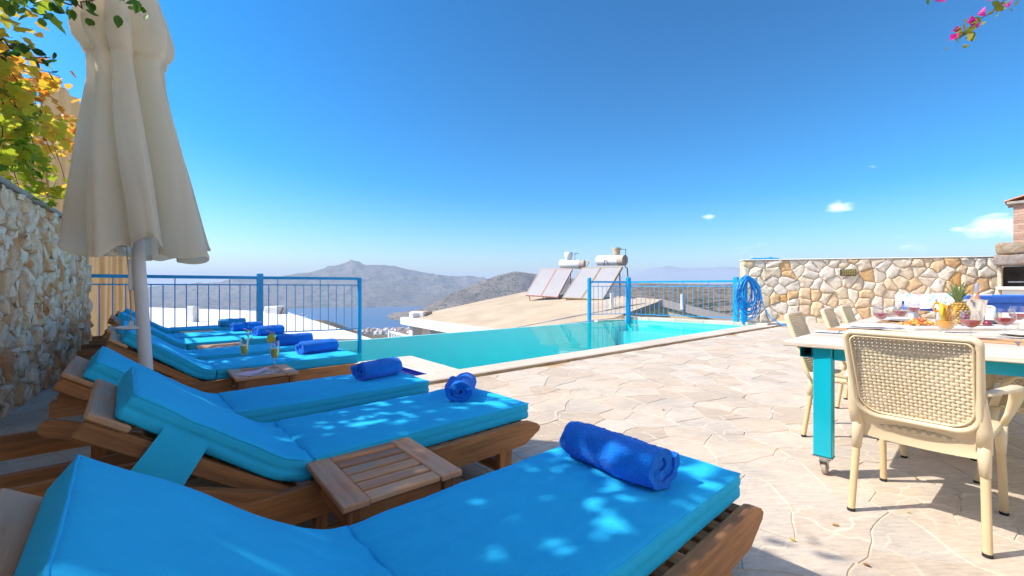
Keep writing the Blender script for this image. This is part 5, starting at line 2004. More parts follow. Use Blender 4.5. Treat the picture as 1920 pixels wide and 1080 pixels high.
# ------------------------------------------------------------------ woven plastic chairs
def make_chair(mat, tube_mat):
    c = thing('garden_chair', 'x', 'chair')
    P, A = mat, tube_mat
    WB = .215          # half width of the back
    def back(y, z):
        """surface of the back: leaning and a little hollow"""
        k = (z - .44) / .44
        return Vector((-.215 - .15 * k + .03 * (y / WB) ** 2 * -1 + .0, y * (1 + .05 * k), z))
    # frame outline, rounded lower corners
    z0, z1 = .475, .872
    out = []
    def arc(cy, cz, r, a0, a1, n):
        for i in range(n + 1):
            a = a0 + (a1 - a0) * i / n
            out.append((cy + r * math.cos(a), cz + r * math.sin(a)))
    rb, rt = .085, .022
    w = WB - .012
    arc(w - rb, z0 + rb, rb, -math.pi / 2, 0, 8)
    arc(w - rt, z1 - rt, rt, 0, math.pi / 2, 4)
    arc(-w + rt, z1 - rt, rt, math.pi / 2, math.pi, 4)
    arc(-w + rb, z0 + rb, rb, math.pi, 1.5 * math.pi, 8)
    pth = [back(y, z) + Vector((0, 0, .012 * (1 - (y / w) ** 2) if z > z1 - .05 else 0)) for y, z in out]
    MB().sweep(pth, .0135, .0175, 8, up=(1, 0, .3), closed=True).build('backrest_frame', P, c, smooth=True)
    inner = MB().sweep([p + Vector((-.006, -math.copysign(.017, p.y) if abs(p.y) > .1 else 0, .016 if p.z < .6 else -.016)) for p in pth], .004, .006, 6, up=(1, 0, .3), closed=True)
    inner.build('panel_rim', P, c, smooth=True)
    # woven panel: over and under strips
    mb = MB()
    nvs, nhs = 26, 24
    yw, za, zb = w - .012, z0 + .012, z1 - .012
    def half(z):
        if z < z0 + rb:
            q = rb - (z - z0)
            return w - rb + math.sqrt(max(0, rb * rb - q * q)) - .006
        return yw
    def zlow(y):
        q = abs(y) - (w - rb)
        if q > 0: return z0 + rb - math.sqrt(max(0, rb * rb - q * q)) + .006
        return za
    dy, dz = 2 * yw / nvs, (zb - za) / nhs
    def strip(pts, wid, horiz):
        vs, fs = [], []
        for p, off in pts:
            n_ = Vector((1, 0, .3)).normalized()
            q = p + n_ * off
            s = Vector((0, 0, wid)) if horiz else Vector((0, wid, 0))
            vs += [q - s + n_ * .0006, q + n_ * .0022, q + s + n_ * .0006, q - n_ * .0018]
        for i in range(len(pts) - 1):
            for j in range(4):
                fs.append((4 * i + j, 4 * i + (j + 1) % 4, 4 * i + 4 + (j + 1) % 4, 4 * i + 4 + j))
        mb.add(vs, fs)
    amp = .0030
    for i in range(nvs):
        y = -yw + dy * (i + .5)
        pts = []
        lo = zlow(y)
        m = nhs * 2
        for k in range(m + 1):
            z = za + (zb - za) * k / m
            if z < lo - dz * .3: continue
            z = max(z, lo)
            pts.append((back(y, z), amp * math.sin(math.pi * (k / 2 + i + .0))))
        strip(pts, dy * .40, False)
    for j in range(nhs):
        z = za + dz * (j + .5)
        h = half(z)
        pts = []
        m = nvs * 2
        for k in range(m + 1):
            y = -yw + 2 * yw * k / m
            if abs(y) > h + dy * .3: continue
            y = max(-h, min(h, y))
            pts.append((back(y, z), -amp * math.sin(math.pi * (k / 2 + j + .0) ) if (j % 1 == 0) else 0))
        strip(pts, dz * .37, True)
    mb.build('woven_panel', P, c, smooth=50)
    # broad smooth skirt under the panel
    sk = MB()
    def skf(u, v):
        y = (2 * u - 1) * (WB + .004)
        z = .485 - .115 * v - .020 * v * (1 - (y / WB) ** 2) - .045 * (1 - v) * 0
        p = back(y, z)
        return p + Vector((.012 * math.sin(math.pi * v) - .004, 0, 0))
    sk.grid(skf, 16, 6)
    v0 = sk.v[:]; n0 = len(v0)
    sk.v += [(x + .014, y, z) for x, y, z in v0]
    sk.f += [tuple(i + n0 for i in f) for f in list(sk.f)]
    nu, nv = 17, 7
    edge = [(i * nv, (i + 1) * nv) for i in range(16)] + [(i * nv + 6, (i + 1) * nv + 6) for i in range(16)] + [(j, j + 1) for j in range(6)] + [(16 * nv + j, 16 * nv + j + 1) for j in range(6)]
    sk.f += [(a, b, b + n0, a + n0) for a, b in edge]
    sk.r = [.5] * len(sk.f)
    sk.build('back_skirt', P, c, smooth=40)
    # seat
    st = soft_box(-.215, .235, -.215, .215, .415, .450, .016, 10, 12, 5, lambda q: q + Vector((0, q.y * .10 * (q.x + .2), -.018 * (1 - (q.x / .24) ** 2) * (1 - (q.y / .22) ** 2))))
    sm_, nt, N, L, b = new_mat('seat_weave_' + mat.name)
    tc = N.new('ShaderNodeTexCoord')
    ck = N.new('ShaderNodeTexChecker'); ck.inputs['Scale'].default_value = 62
    L.new(tc.outputs['Object'], ck.inputs['Vector'])
    col = tuple(mat.node_tree.nodes['Color Ramp'].color_ramp.elements[0].color)[:3]
    ck.inputs['Color1'].default_value = (*[x * .78 for x in col], 1); ck.inputs['Color2'].default_value = (*[min(1, x * 1.1) for x in col], 1)
    L.new(ck.outputs['Color'], b.inputs['Base Color'])
    bump(N, L, b, ck.outputs['Fac'], .4, .002)
    b.inputs['Roughness'].default_value = .45
    weld(st.build('seat', sm_, c).data)
    # legs: plastic sleeves above, tubes below, rubber feet
    for s in (-1, 1):
        for nm, top, mid, foot in (('rear', Vector((-.222, s * .205, .47)), Vector((-.235, s * .212, .305)), Vector((-.275, s * .222, 0))),
                                   ('front', Vector((.205, s * .215, .435)), Vector((.222, s * .216, .30)), Vector((.262, s * .222, 0)))):
            lg = MB().sweep([mid + (foot - mid) * -.05, foot + Vector((0, 0, .012))], .0155, .0155, 12).build('leg', A, c, smooth=40)
            MB().sweep([foot + Vector((0, 0, .014)), foot + Vector((0, 0, .0))], .0165, .0165, 12).build('foot_cap', M['rubber'], lg)
            MB().sweep([top, top.lerp(mid, .5), mid], .021, .026, 10, radii=[1.15, 1.0, .82]).build('leg_sleeve', P, lg, smooth=True)
        # stile beside the skirt
        MB().sweep([Vector((-.222, s * .208, .40)), back(s * (WB - .003), .50), back(s * (WB - .010), .60), back(s * (WB - .012), .70)], .015, .022, 8, up=(0, 1, 0), radii=[1.2, 1.1, .9, .55]).build('back_stile', P, c, smooth=True)
        # armrest
        ap = [back(s * (WB - .002), .655), Vector((-.20, s * .245, .655)), Vector((-.08, s * .268, .652)), Vector((.06, s * .275, .640)), Vector((.135, s * .272, .612)),
              Vector((.172, s * .262, .56)), Vector((.190, s * .245, .50)), Vector((.205, s * .222, .435))]
        MB().sweep(ap, .024, .012, 10, up=(0, 0, 1), radii=[.8, .9, 1.05, 1.15, 1.1, 1.0, .9, .85]).build('armrest', P, c, smooth=True)
    return c


chair0 = make_chair(M['plastic'], M['alu_beige'])
white_plastic = simple('white_plastic', (.74, .72, .68), .4, .03, 5)
GC = 'beige woven chairs round the dining table'
CH = [(2.86, .175, math.radians(-6), 'nearest beige woven armchair with its back to the camera at the table end'),
      (3.88, .60, math.radians(-88), 'beige woven armchair on the pool side, next to the turquoise table leg'),
      (4.95, .60, math.radians(-88), 'beige woven armchair in the middle of the pool side of the table'),
      (5.85, .62, math.radians(-90), 'beige woven armchair farthest along the pool side of the table'),
      (3.72, -.24, math.radians(92), 'beige woven armchair opposite the turquoise leg, at the frame edge'),
      (4.72, -.24, math.radians(90), 'beige woven armchair on the barbecue side halfway along the table')]
for i, (x, y, rz, lab) in enumerate(CH):
    o = chair0 if i == 0 else copy_tree(chair0)
    o.location = (x, y, 0); o.rotation_euler = (0, 0, rz)
    tag(o, lab, 'chair', GC)
wc = copy_tree(chair0)
def recolor(o):
    for ch in o.children:
        if ch.data:
            ch.data = ch.data.copy(); ch.data.materials[0] = white_plastic
        recolor(ch)
recolor(wc)
wc.location = (6.45, .12, 0); wc.rotation_euler = (0, 0, math.radians(180))
if 'group' in wc: del wc['group']
tag(wc, 'white woven chair facing the camera at the far table end', 'chair')

# ------------------------------------------------------------------ blue games table behind
def games_table():
    c = at(1835, 600, 8.4)
    o = Vector((c.x, c.y, 0))
    root_, Mx, L, d, nrm = RW
    t = thing('games_table', 'blue topped games table with white rim standing before the barbecue', 'games table', o, math.atan2(RY, RX) + .10)
    bl = simple('blue_felt', (.03, .15, .62), .7, .12, 8)
    MB().box(-1.05, 1.05, -.55, .55, .80, .86, .008).build('bed', bl, t)
    for y in (-.60, .60): MB().box(-1.12, 1.12, y - .05, y + .05, .80, .93, .012).build('rim', M['white_paint'] if y > 0 else bl, t)
    for x in (-1.09, 1.09): MB().box(x - .05, x + .05, -.549, .549, .80, .93, .012).build('rim', M['white_paint'] if x < 0 else bl, t)
    MB().box(-1.06, 1.06, -.56, .56, .62, .798, .01).build('apron', bl, t)
    lg = MB().box(-.06, .06, -.06, .06, 0, .62, .01).mesh('leg', M['white_paint'])
    for x in (-.92, .92):
        for y in (-.44, .44): link('leg', lg, t, (x, y, 0))
    MB().box(-1.0, .2, .2, .215, .8605, .8645).build('line', M['white_paint'], t)
    # towels hung on its end
    mb = MB()
    mb.grid(lambda u, v: (-1.16 - .02 * math.sin(u * 9), -.5 + u * .9, .96 - .28 * v + .02 * math.sin(u * 7)), 14, 6)
    sw = mb.build('printed_cloth', None, None, smooth=True, loc=o, rot=(0, 0, math.atan2(RY, RX) + .10))
    m, nt, N, L_, b = new_mat('printed_cloth')
    tc = N.new('ShaderNodeTexCoord')
    n1 = noise_node(N, L_, tc.outputs['Object'], 6, 2, .5)
    L_.new(ramp_node(N, L_, n1, [(.42, (.72, .70, .74)), (.47, (.45, .34, .60)), (.53, (.75, .72, .75)), (.66, (.25, .48, .52))]), b.inputs['Base Color'])
    b.inputs['Roughness'].default_value = .9
    sw.data.materials.append(m)
    tag(sw, 'white cloth with purple and teal print hanging on the end of the games table', 'cloth')


games_table()

# ------------------------------------------------------------------ things laid on the dining table
M['wine'] = simple('rose_wine', (.42, .035, .075), .12, .05, 8, spec=.6)
M['bamboo'] = wood('bamboo_mat', (.42, .26, .13), (.62, .43, .24), 1)
GW = 'wine glasses of rose on the dining table'


def wine_glass(loc, label):
    g = thing('wine_glass', label, 'wine glass', loc, 0, GW)
    MB().lathe([(.0, .001), (.036, .0015), (.035, .004), (.008, .010), (.0045, .02), (.0045, .066), (.010, .073), (.030, .084), (.045, .104), (.0495, .126), (.046, .150), (.038, .176)], 28).build('bowl', M['glass'], g, smooth=True)
    MB().lathe([(.0, .0755), (.012, .0765), (.029, .0865), (.0435, .105), (.0475, .120), (.0, .120)], 28).build('wine', M['wine'], g, smooth=40)


for px, d, lab in ((1652, 3.24, 'glass of rose leftmost on the table by the grapes'), (1688, 3.52, 'second glass of rose from the left, behind the leftmost one'),
                   (1713, 4.15, 'glass of rose farthest back on the left of the fruit'), (1820, 2.56, 'glass of rose just above the back of the nearest chair'),
                   (1884, 2.62, 'glass of rose on the bamboo mat at the right edge'), (1909, 3.15, 'glass of rose behind the one on the bamboo mat')):
    p = at(px, 600, d)
    wine_glass((p.x, p.y, TZ + (.0085 if px == 1884 else .0005)), lab)


def placemat(px, d, rz, label):
    p = at(px, 600, d)
    m = thing('placemat', label, 'placemat', (p.x, p.y, TZ + .0005), rz, 'bamboo placemats on the dining table')
    st = MB().box(-.0085, .0085, -.215, .215, .001, .005, .0015).mesh('bamboo_strip', M['bamboo'])
    for k in range(16): link('bamboo_strip', st, m, (-.144 + k * .0192, 0, 0))


placemat(1622, 3.06, .05, 'bamboo placemat at the left corner of the table under white plates')
placemat(1918, 2.42, .0, 'bamboo placemat near the right edge of the picture under a glass')
placemat(1690, 3.85, math.pi / 2 + .02, 'bamboo placemat on the pool side behind the leftmost glass')


def plates(px, d, n, label, r=.13, lift=.0062):
    p = at(px, 600, d)
    for k in range(n):
        o = thing('plate', label[k], 'plate', (p.x, p.y, TZ + lift + k * .012), k, 'white plates on the dining table')
        rr = r * (1 - .16 * k)
        MB().lathe([(.0, .003), (rr * .55, .003), (rr * .68, .007), (rr, .0185), (rr * .995, .0205), (rr * .66, .0105), (rr * .55, .0065), (.0, .006)], 36).build('plate_body', M['china'], o, smooth=40)


plates(1625, 3.12, 2, ['large white plate at the bottom of the left corner setting', 'smaller white plate stacked on the left corner setting'])
plates(1693, 3.86, 2, ['large white plate below the stack behind the leftmost glass', 'small white plate on top of the stack behind the leftmost glass'])
plates(1865, 3.75, 2, ['large white plate beyond the ice bucket on the right', 'small white plate topping the stack beyond the ice bucket'], lift=.001)
plates(1925, 2.75, 1, ['white plate cut by the right edge of the picture'], lift=.001)


def cutlery(px, d, rz, label):
    p = at(px, 600, d)
    o = thing('fork', label, 'fork', (p.x, p.y, TZ + .0065), rz)
    MB().box(-.10, .02, -.004, .004, 0, .002, .0006).build('handle', M['steel'], o)
    h = MB()
    h.box(.02, .05, -.011, .011, .0, .002)
    for k in range(4): h.box(.05, .09, -.011 + k * .0062, -.008 + k * .0062, .0, .002)
    h.build('tines', M['steel'], o)


cutlery(1575, 2.98, .1, 'steel fork beside the plates at the left table corner')
cutlery(1908, 2.36, -.05, 'steel fork lying on the right bamboo placemat')


def napkin(px, d, rz, label):
    p = at(px, 600, d)
    mb = MB()
    mb.grid(lambda u, v: ((u - .5) * .17, (v - .5) * .20, .0065 + .006 * math.sin(u * 3) * v), 6, 6)
    o = mb.build('napkin', M['china'], None, smooth=True, loc=(p.x, p.y, TZ), rot=(0, 0, rz))
    tag(o, label, 'napkin')


napkin(1560, 2.98, .2, 'white paper napkin at the left corner of the dining table')


def fruit():
    pl = at(1775, 600, 3.25)
    P = Vector((pl.x, pl.y, TZ + .0005))
    ang = math.atan2(RY, RX)
    o = thing('fruit_platter', 'long white platter holding grapes and plums in the middle of the table', 'platter', P, ang)
    sb = soft_box(-.36, .36, -.12, .12, 0, .03, .014, 12, 8, 5, lambda q: q + Vector((0, 0, -.016 * max(0, (q.z - .02) / .01) * (1 if abs(q.x) < .33 and abs(q.y) < .095 else 0))))
    weld(sb.build('platter_body', M['china'], o).data)
    rng = random.Random(9)
    def local(x, y, z): return P + Matrix.Rotation(ang, 3, 'Z') @ Vector((x, y, z))
    sph = MB()
    n, m_ = 10, 7
    sph.lathe([(.0125 * math.sin(math.pi * k / m_), -.0135 * math.cos(math.pi * k / m_)) for k in range(m_ + 1)], n)
    gm = []
    for nm, c in (('grape_amber', (.66, .30, .05)), ('grape_green', (.60, .42, .10)), ('grape_red', (.62, .14, .06))):
        me = sph.mesh('grape', simple(nm, c, .25, .15, 60, spec=.5), True)
        gm.append(me)
    for cx, lab, wts in ((-.20, 'heap of amber grapes at the left end of the platter', (5, 3, 3)), (.0, 'small heap of golden grapes behind the orange drink', (3, 4, 0))):
        g = thing('grape_bunch', lab, 'grapes', local(cx, 0, .016))
        N_ = 74 if cx < -.1 else 34
        for k in range(N_):
            r = rng.random() ** .5 * (.125 if cx < -.1 else .085); a = rng.uniform(0, 6.28)
            x, y = r * math.cos(a) * 1.15, r * math.sin(a) * .75
            h = (1 - r / .13) * .062
            z = .012 + rng.uniform(.2, 1) * h
            if a > 1.0 and a < 2.6 and z > .04: idx = 2
            else: idx = rng.choices((0, 1, 2), wts)[0]
            s = rng.uniform(.85, 1.15)
            q = link('grape', gm[idx], g, Matrix.Rotation(ang, 3, 'Z') @ Vector((x, y, z)), (rng.random() * 3, rng.random() * 3, 0))
            q.scale = (s, s, s)
    pm = MB().lathe([(.026 * math.sin(math.pi * k / 10), -.026 * math.cos(math.pi * k / 10) + (.004 if k == 10 else 0)) for k in range(11)], 16).mesh('plum_body', simple('plum_skin', (.22, .03, .06), .3, .4, 30), True)
    for k, (x, y, z, lab) in enumerate(((.115, -.03, .040, 'dark red plum nearest the orange drink on the platter'), (.165, .02, .040, 'dark red plum between two others on the platter'), (.30, -.01, .040, 'dark plum at the right end of the platter behind a glass'),
                                  (.14, .0, .083, 'dark red plum lying on top of the other plums'))):
        q = thing('plum', lab, 'plum', local(x, y, z))
        link('plum_body', pm, q)
        MB().bar((0, 0, .022), (.003, 0, .034), .0015, .0015, 5).build('stalk', M['wood_z'], q)
    bn = thing('lemon', 'yellow lemon behind the plums on the platter', 'lemon', local(.26, .04, .042))
    MB().lathe([(.001, -.042), (.010, -.036), (.026, -.02), (.03, 0), (.026, .02), (.010, .036), (.001, .042)], 16, Matrix.Rotation(1.5, 4, 'Y')).build('lemon_body', simple('lemon_skin', (.72, .48, .04), .4, .1, 40), bn, smooth=True)

    # tall glass with orange and cucumber sticks
    p = at(1773, 600, 2.98)
    g = thing('drink_jug', 'tall glass of orange drink with fruit sticks in front of the pineapple', 'drink', (p.x, p.y, TZ + .0005))
    MB().lathe([(.0, .001), (.035, .002), (.036, .006), (.012, .014), (.014, .022), (.040, .036), (.050, .07), (.052, .11), (.048, .15), (.046, .168)], 26).build('jug_glass', M['glass'], g, smooth=True)
    MB().lathe([(.0, .026), (.016, .026), (.038, .038), (.0475, .07), (.047, .082), (.0, .082)], 26).build('juice', simple('orange_juice', (.78, .36, .02), .3, .1, 20), g, smooth=40)
    oc = simple('orange_stick', (.82, .34, .015), .5, .2, 40); yc = simple('yellow_stick', (.80, .58, .03), .5, .15, 40)
    R3, F3 = Vector((RX, RY, 0)), Vector((FX, FY, 0))
    for k, (a, b, cmat, w) in enumerate(((-.026, -.052, yc, .011), (-.006, -.014, oc, .012), (.012, .040, oc, .012), (.024, .058, oc, .010), (-.016, -.034, yc, .010), (.004, .030, yc, .009))):
        MB().sweep([R3 * a * .6 + Vector((0, 0, .03)) + F3 * (.01 * (k % 3 - 1)), R3 * (a + b) / 2 + Vector((0, 0, .13)) + F3 * (.012 * (k % 3 - 1)), R3 * b + Vector((0, 0, .205 - .008 * k)) + F3 * (.02 * (k % 3 - 1))], w, w, 8).build('fruit_stick', cmat, g, smooth=True)
    pth = [R3 * (-.062 + .024 * math.cos(a)) + Vector((0, 0, .178 + .030 * math.sin(a))) for a in [i * .42 for i in range(13)]]
    MB().sweep(pth, .006, .008, 6).build('orange_peel', oc, g, smooth=True)
    mb = MB()
    for k in range(9):
        a = k * .8
        q = R3 * (-.035 + .03 * math.cos(a)) + Vector((0, 0, .20 + .004 * k))
        dr = (R3 * math.cos(a) + Vector((0, 0, .9))) * .018
        sd = F3 * .01 + R3 * .006
        mb.add([q - sd, q + dr * .6 - sd, q + dr * 1.4, q + dr * .6 + sd, q + sd], [(0, 1, 2, 3, 4)])
    mb.build('mint', simple('mint', (.36, .52, .16), .6, .3, 60), g)

    # pineapple
    p = at(1797, 600, 3.42)
    pa = thing('pineapple', 'pineapple with a spiky green crown standing behind the orange drink', 'pineapple', (p.x, p.y, TZ + .03))
    mb = MB()
    def prf(v):
        return .064 * math.sin(math.pi * (.10 + .84 * v)) ** .55
    mb.lathe([(.0, 0)] + [(prf(k / 10) * .96, .17 * k / 10) for k in range(11)] + [(.0, .172)], 20)
    mb.build('flesh', simple('pineapple_gap', (.20, .11, .025), .8), pa, smooth=True)
    eye = MB().add([(-.012, 0, 0), (0, 0, .012), (.012, 0, 0), (0, 0, -.012), (0, -.008, .001)], [(0, 1, 4), (1, 2, 4), (2, 3, 4), (3, 0, 4)]).mesh('eye', simple('pineapple_skin', (.50, .30, .05), .6, .35, 60))
    for row in range(9):
        for k in range(14):
            a = 2 * math.pi * (k + (row % 2) * .5) / 14
            v = (row + .5) / 9.5
            r_ = prf(v)
            link('eye', eye, pa, (r_ * math.cos(a), r_ * math.sin(a), .17 * v), (0, 0, a + math.pi / 2))
    lm = simple('pineapple_leaf', (.16, .24, .07), .5, .35, 30)
    for k in range(34):
        ring = k / 34
        a = k * 2.4
        ln = .10 + .085 * ring + rng.uniform(-.02, .02); out_ = (1 - ring) * .80 + .06
        w = .011
        vs = []
        for s in range(5):
            t = s / 4
            c = Vector((0, 0, .168 + ln * t * (1 - .28 * out_ * t))) + Vector((math.cos(a), math.sin(a), 0)) * (.012 + ln * out_ * t * (.55 + .45 * t))
            sd = Vector((-math.sin(a), math.cos(a), 0)) * w * (1 - t) ** .7
            vs += [c - sd, c + Vector((-math.cos(a), -math.sin(a), 0)) * .004 * -1, c + sd]
        fs = []
        for s in range(4):
            fs += [(3 * s, 3 * s + 1, 3 * s + 4, 3 * s + 3), (3 * s + 1, 3 * s + 2, 3 * s + 5, 3 * s + 4)]
        MB().add(vs, fs).build('crown_leaf', lm, pa, smooth=True)

    # ice bucket with a bottle
    p = at(1823, 600, 3.72)
    ib = thing('ice_bucket', 'shiny steel ice bucket behind the fruit on the dining table', 'ice bucket', (p.x, p.y, TZ + .0005))
    chrome = simple('chrome', (.78, .76, .74), .12, .03, 5, 1.0)
    MB().lathe([(.0, .0), (.066, .0), (.07, .006), (.088, .19), (.093, .20), (.093, .207), (.085, .205), (.066, .02), (.0, .018)], 32).build('bucket_body', chrome, ib, smooth=50)
    for s in (-1, 1):
        MB().sweep([R3 * s * .088 + Vector((0, 0, .185)), R3 * s * .112 + Vector((0, 0, .185)), R3 * s * .118 + Vector((0, 0, .17)), R3 * s * .088 + Vector((0, 0, .165))], .005, .005, 8).build('bucket_handle', chrome, ib, smooth=True)
    wb = thing('wine_bottle', 'bottle of rose with a silver capsule leaning in the ice bucket', 'bottle', (p.x, p.y, TZ + .03))
    wb.rotation_euler = (math.radians(5), math.radians(9), 0)
    MB().lathe([(.0, 0), (.036, 0), (.037, .15), (.034, .185), (.018, .225), (.0145, .245)], 20).build('bottle_glass', simple('rose_bottle', (.62, .22, .10), .08, .1, 10, spec=.7), wb, smooth=40)
    MB().lathe([(.0148, .243), (.0155, .245), (.0155, .325), (.0, .326)], 16).build('capsule', simple('silver_capsule', (.55, .53, .58), .35, .05, 5, .7), wb, smooth=40)
    mb = MB(); mb.grid(lambda u, v: Vector((-.01, 0, .20)) + Vector((math.cos(u * 2 + 2.2), math.sin(u * 2 + 2.2), 0)) * (.075 + .02 * v) + Vector((0, 0, .018 * v * math.sin(u * 3))), 10, 4)
    nb = mb.build('cloth_napkin', M['china'], None, smooth=True, loc=(p.x, p.y, TZ))
    tag(nb, 'white napkin draped over the rim of the ice bucket', 'napkin')


fruit()

# ------------------------------------------------------------------ vine over the wall, branches, drapes
VINE = [(0, (.07, .16, .012)), (.2, (.20, .34, .02)), (.40, (.46, .50, .03)), (.56, (.74, .56, .04)), (.74, (.78, .40, .04)), (.9, (.70, .24, .04)), (1, (.45, .15, .04))]
M['vine_leaf'] = leafy('vine_leaf', VINE, .62)
GREEN = [(0, (.02, .07, .008)), (.4, (.05, .15, .012)), (.7, (.12, .26, .02)), (1, (.24, .36, .04))]
M['green_leaf'] = leafy('green_leaf', GREEN, .5)
M['bark'] = simple('vine_bark', (.10, .06, .045), .9, .3, 30, bmp=.5)

LOBED = [(0, 0), (.30, -.10), (.52, .10), (.42, .30), (.56, .52), (.30, .56), (.22, .82), (0, 1.0), (-.22, .82), (-.30, .56), (-.56, .52), (-.42, .30), (-.52, .10), (-.30, -.10)]
OVAL = [(0, 0), (.20, .14), (.30, .38), (.24, .66), (.0, 1.0), (-.24, .66), (-.30, .38), (-.20, .14)]


def leaf_mesh(outline, s, cup, rng):
    c = (0, .42 * s, -.02 * s)
    vs = [c] + [(x * s, y * s, cup * s * (abs(x) * 1.2 - .25 * y * y) + rng.uniform(-.03, .03) * s) for x, y in outline]
    n = len(outline)
    return vs, [(0, 1 + i, 1 + (i + 1) % n) for i in range(n)]


def rand_rot(rng, droop=.6):
    # leaves hang: tip down and outwards
    q = Quaternion((0, 0, 1), rng.uniform(0, 6.283)) @ Quaternion((1, 0, 0), -rng.gauss(droop, .5)) @ Quaternion((0, 1, 0), rng.gauss(0, .5))
    return q.to_matrix().to_4x4()


def plant_leaves(root, pts, mat, outline, size, seed, limit=300, name='leaf', center=None):
    """pts: (position, tint); the largest in the picture become parts, the rest one mass"""
    rng = random.Random(seed)
    org = root.location
    def score(p):
        d = p.x * FX + p.y * FY; l = p.x * RX + p.y * RY
        if d < .3: return 0
        px, py = 960 + FOC * l / d, HOR + (CAM_H - p.z) * FOC / d
        return 1 / d if -20 < px < 1940 and -20 < py < 1100 else 0
    pts = sorted(pts, key=lambda t: -score(t[0]))
    rest = MB()
    for k, (p, tint) in enumerate(pts):
        s = size * rng.uniform(.65, 1.25)
        vs, fs = leaf_mesh(outline, s, rng.uniform(-.25, .35), rng)
        Mx = Matrix.Translation(p - org) @ rand_rot(rng)
        if k < limit and score(p) > 0:
            MB().add(vs, fs, tint, Mx).build(name, mat, root, smooth=True, fix=False)
        else:
            rest.add(vs, fs, tint, Mx)
    if rest.v:
        tag(rest.build('foliage', mat, root, smooth=True, fix=False), kind='stuff')


def px_of(p):
    d = p.x * FX + p.y * FY; l = p.x * RX + p.y * RY
    return (960 + FOC * l / d, HOR + (CAM_H - p.z) * FOC / d) if d > .2 else (-999, -999)


def vine():
    rng = random.Random(17)
    root = thing('grape_vine', 'yellow and orange autumn vine spilling over the top of the shaded stone wall', 'vine', (-1.4, 6.0, 1.9))
    org = Vector(root.location)
    stems = MB()
    pts = []
    # canopy trained over the wall, hanging shoots towards the terrace
    def shoot(a, b, sag, n, dens, tint0, spread, thick=.008):
        path = []
        for i in range(n + 1):
            t = i / n
            p = a.lerp(b, t) + Vector((0, 0, -sag * 4 * t * (1 - t))) + Vector((nz((t * 3, a.x * 5, a.y)), nz((t * 3, a.y * 5, 4)), nz((t * 3, a.z * 5, 9)))) * .18
            path.append(p)
        stems.sweep([p - org for p in path], thick, thick, 5, radii=[1 - .6 * i / n for i in range(n + 1)])
        for p, q in zip(path, path[1:]):
            for k in range(dens):
                c = p.lerp(q, rng.random()) + Vector((rng.gauss(0, spread), rng.gauss(0, spread), rng.gauss(-.02, spread)))
                pts.append((c, min(1, max(0, rng.gauss(tint0(c), .15)))))
    def tint(c):
        return .47 + .28 * min(1, max(-.6, (c.z - 2.6) / 1.0)) + .18 * nz((c.x * 2, c.y * 1.5, c.z * 2))
    for k in range(20):
        y = rng.uniform(4.6, 9.6)
        wx = wall_x(y)
        a = Vector((wx - rng.uniform(.2, 1.3), y, rng.uniform(3.1, 4.3)))
        b = Vector((wx + rng.uniform(-.25, .22), y + rng.uniform(-.7, .7), rng.uniform(2.2, 3.5)))
        shoot(a, b, -.1, 8, 9, tint, .12)
    for k in range(11):      # hanging tails, greener
        y = rng.uniform(5.4, 7.0)
        wx = wall_x(y)
        a = Vector((wx - .1, y, 2.9)); b = Vector((wx + rng.uniform(-.05, .12), y + rng.uniform(-.2, .4), rng.uniform(1.95, 2.3)))
        shoot(a, b, .02, 7, 5, lambda c: .36 + .1 * nz((c.x * 4, c.y * 4, 1)), .06, .006)
    # the part trained above the terrace edge, out of the picture, which dapples the loungers
    for k in range(150):
        y = rng.uniform(-.4, 5.6)
        a = Vector((rng.uniform(-3.3, -2.2), y, rng.uniform(3.3, 3.9)))
        b = Vector((rng.uniform(-1.45, -.74), y + rng.uniform(-.6, .6), rng.uniform(3.2, 3.7)))
        shoot(a, b, .1, 8, 9, tint, .13)
    for k in range(24):
        y = rng.uniform(.6, 5.2)
        a = Vector((-.7, y, 3.4)); b = Vector((rng.uniform(-.85, -.46), y + rng.uniform(-.4, .4), rng.uniform(3.25, 3.6)))
        shoot(a, b, .02, 6, 4, lambda c: .22, .09, .006)
    keep = []
    for c, t in pts:
        x, y = px_of(c)
        keep.append((c, t))
    stems.build('stems', M['bark'], root, smooth=True)
    plant_leaves(root, keep, M['vine_leaf'], LOBED, .098, 3, limit=300)
    # supporting trunk behind the wall
    MB().sweep([Vector((-1.9, 5.6, 0)) - org, Vector((-1.85, 5.7, 1.5)) - org, Vector((-1.75, 5.6, 2.6)) - org, Vector((-1.6, 5.7, 3.5)) - org], .06, .06, 8, radii=[1.3, 1, .8, .5]).build('trunk', M['bark'], root, smooth=True)
    # pergola posts and wires it is trained on
    pg = thing('pergola', 'white metal pergola frame behind the wall carrying the vine', 'pergola', (-1.9, 3, 0))
    o = Vector(pg.location)
    for y in (-.5, 3.0, 9.8):
        MB().box(-.04, .04, -.04, .04, 0, 3.3, .004, Matrix.Translation((0, y - 3, 0))).build('post', M['white_paint'], pg)
    for x in (0, .5, 1.0):
        MB().bar(Vector((x, -3.5, 3.32)), Vector((x, 6.8, 3.32)), .018, .018, 6).build('beam', M['white_paint'], pg)


vine()


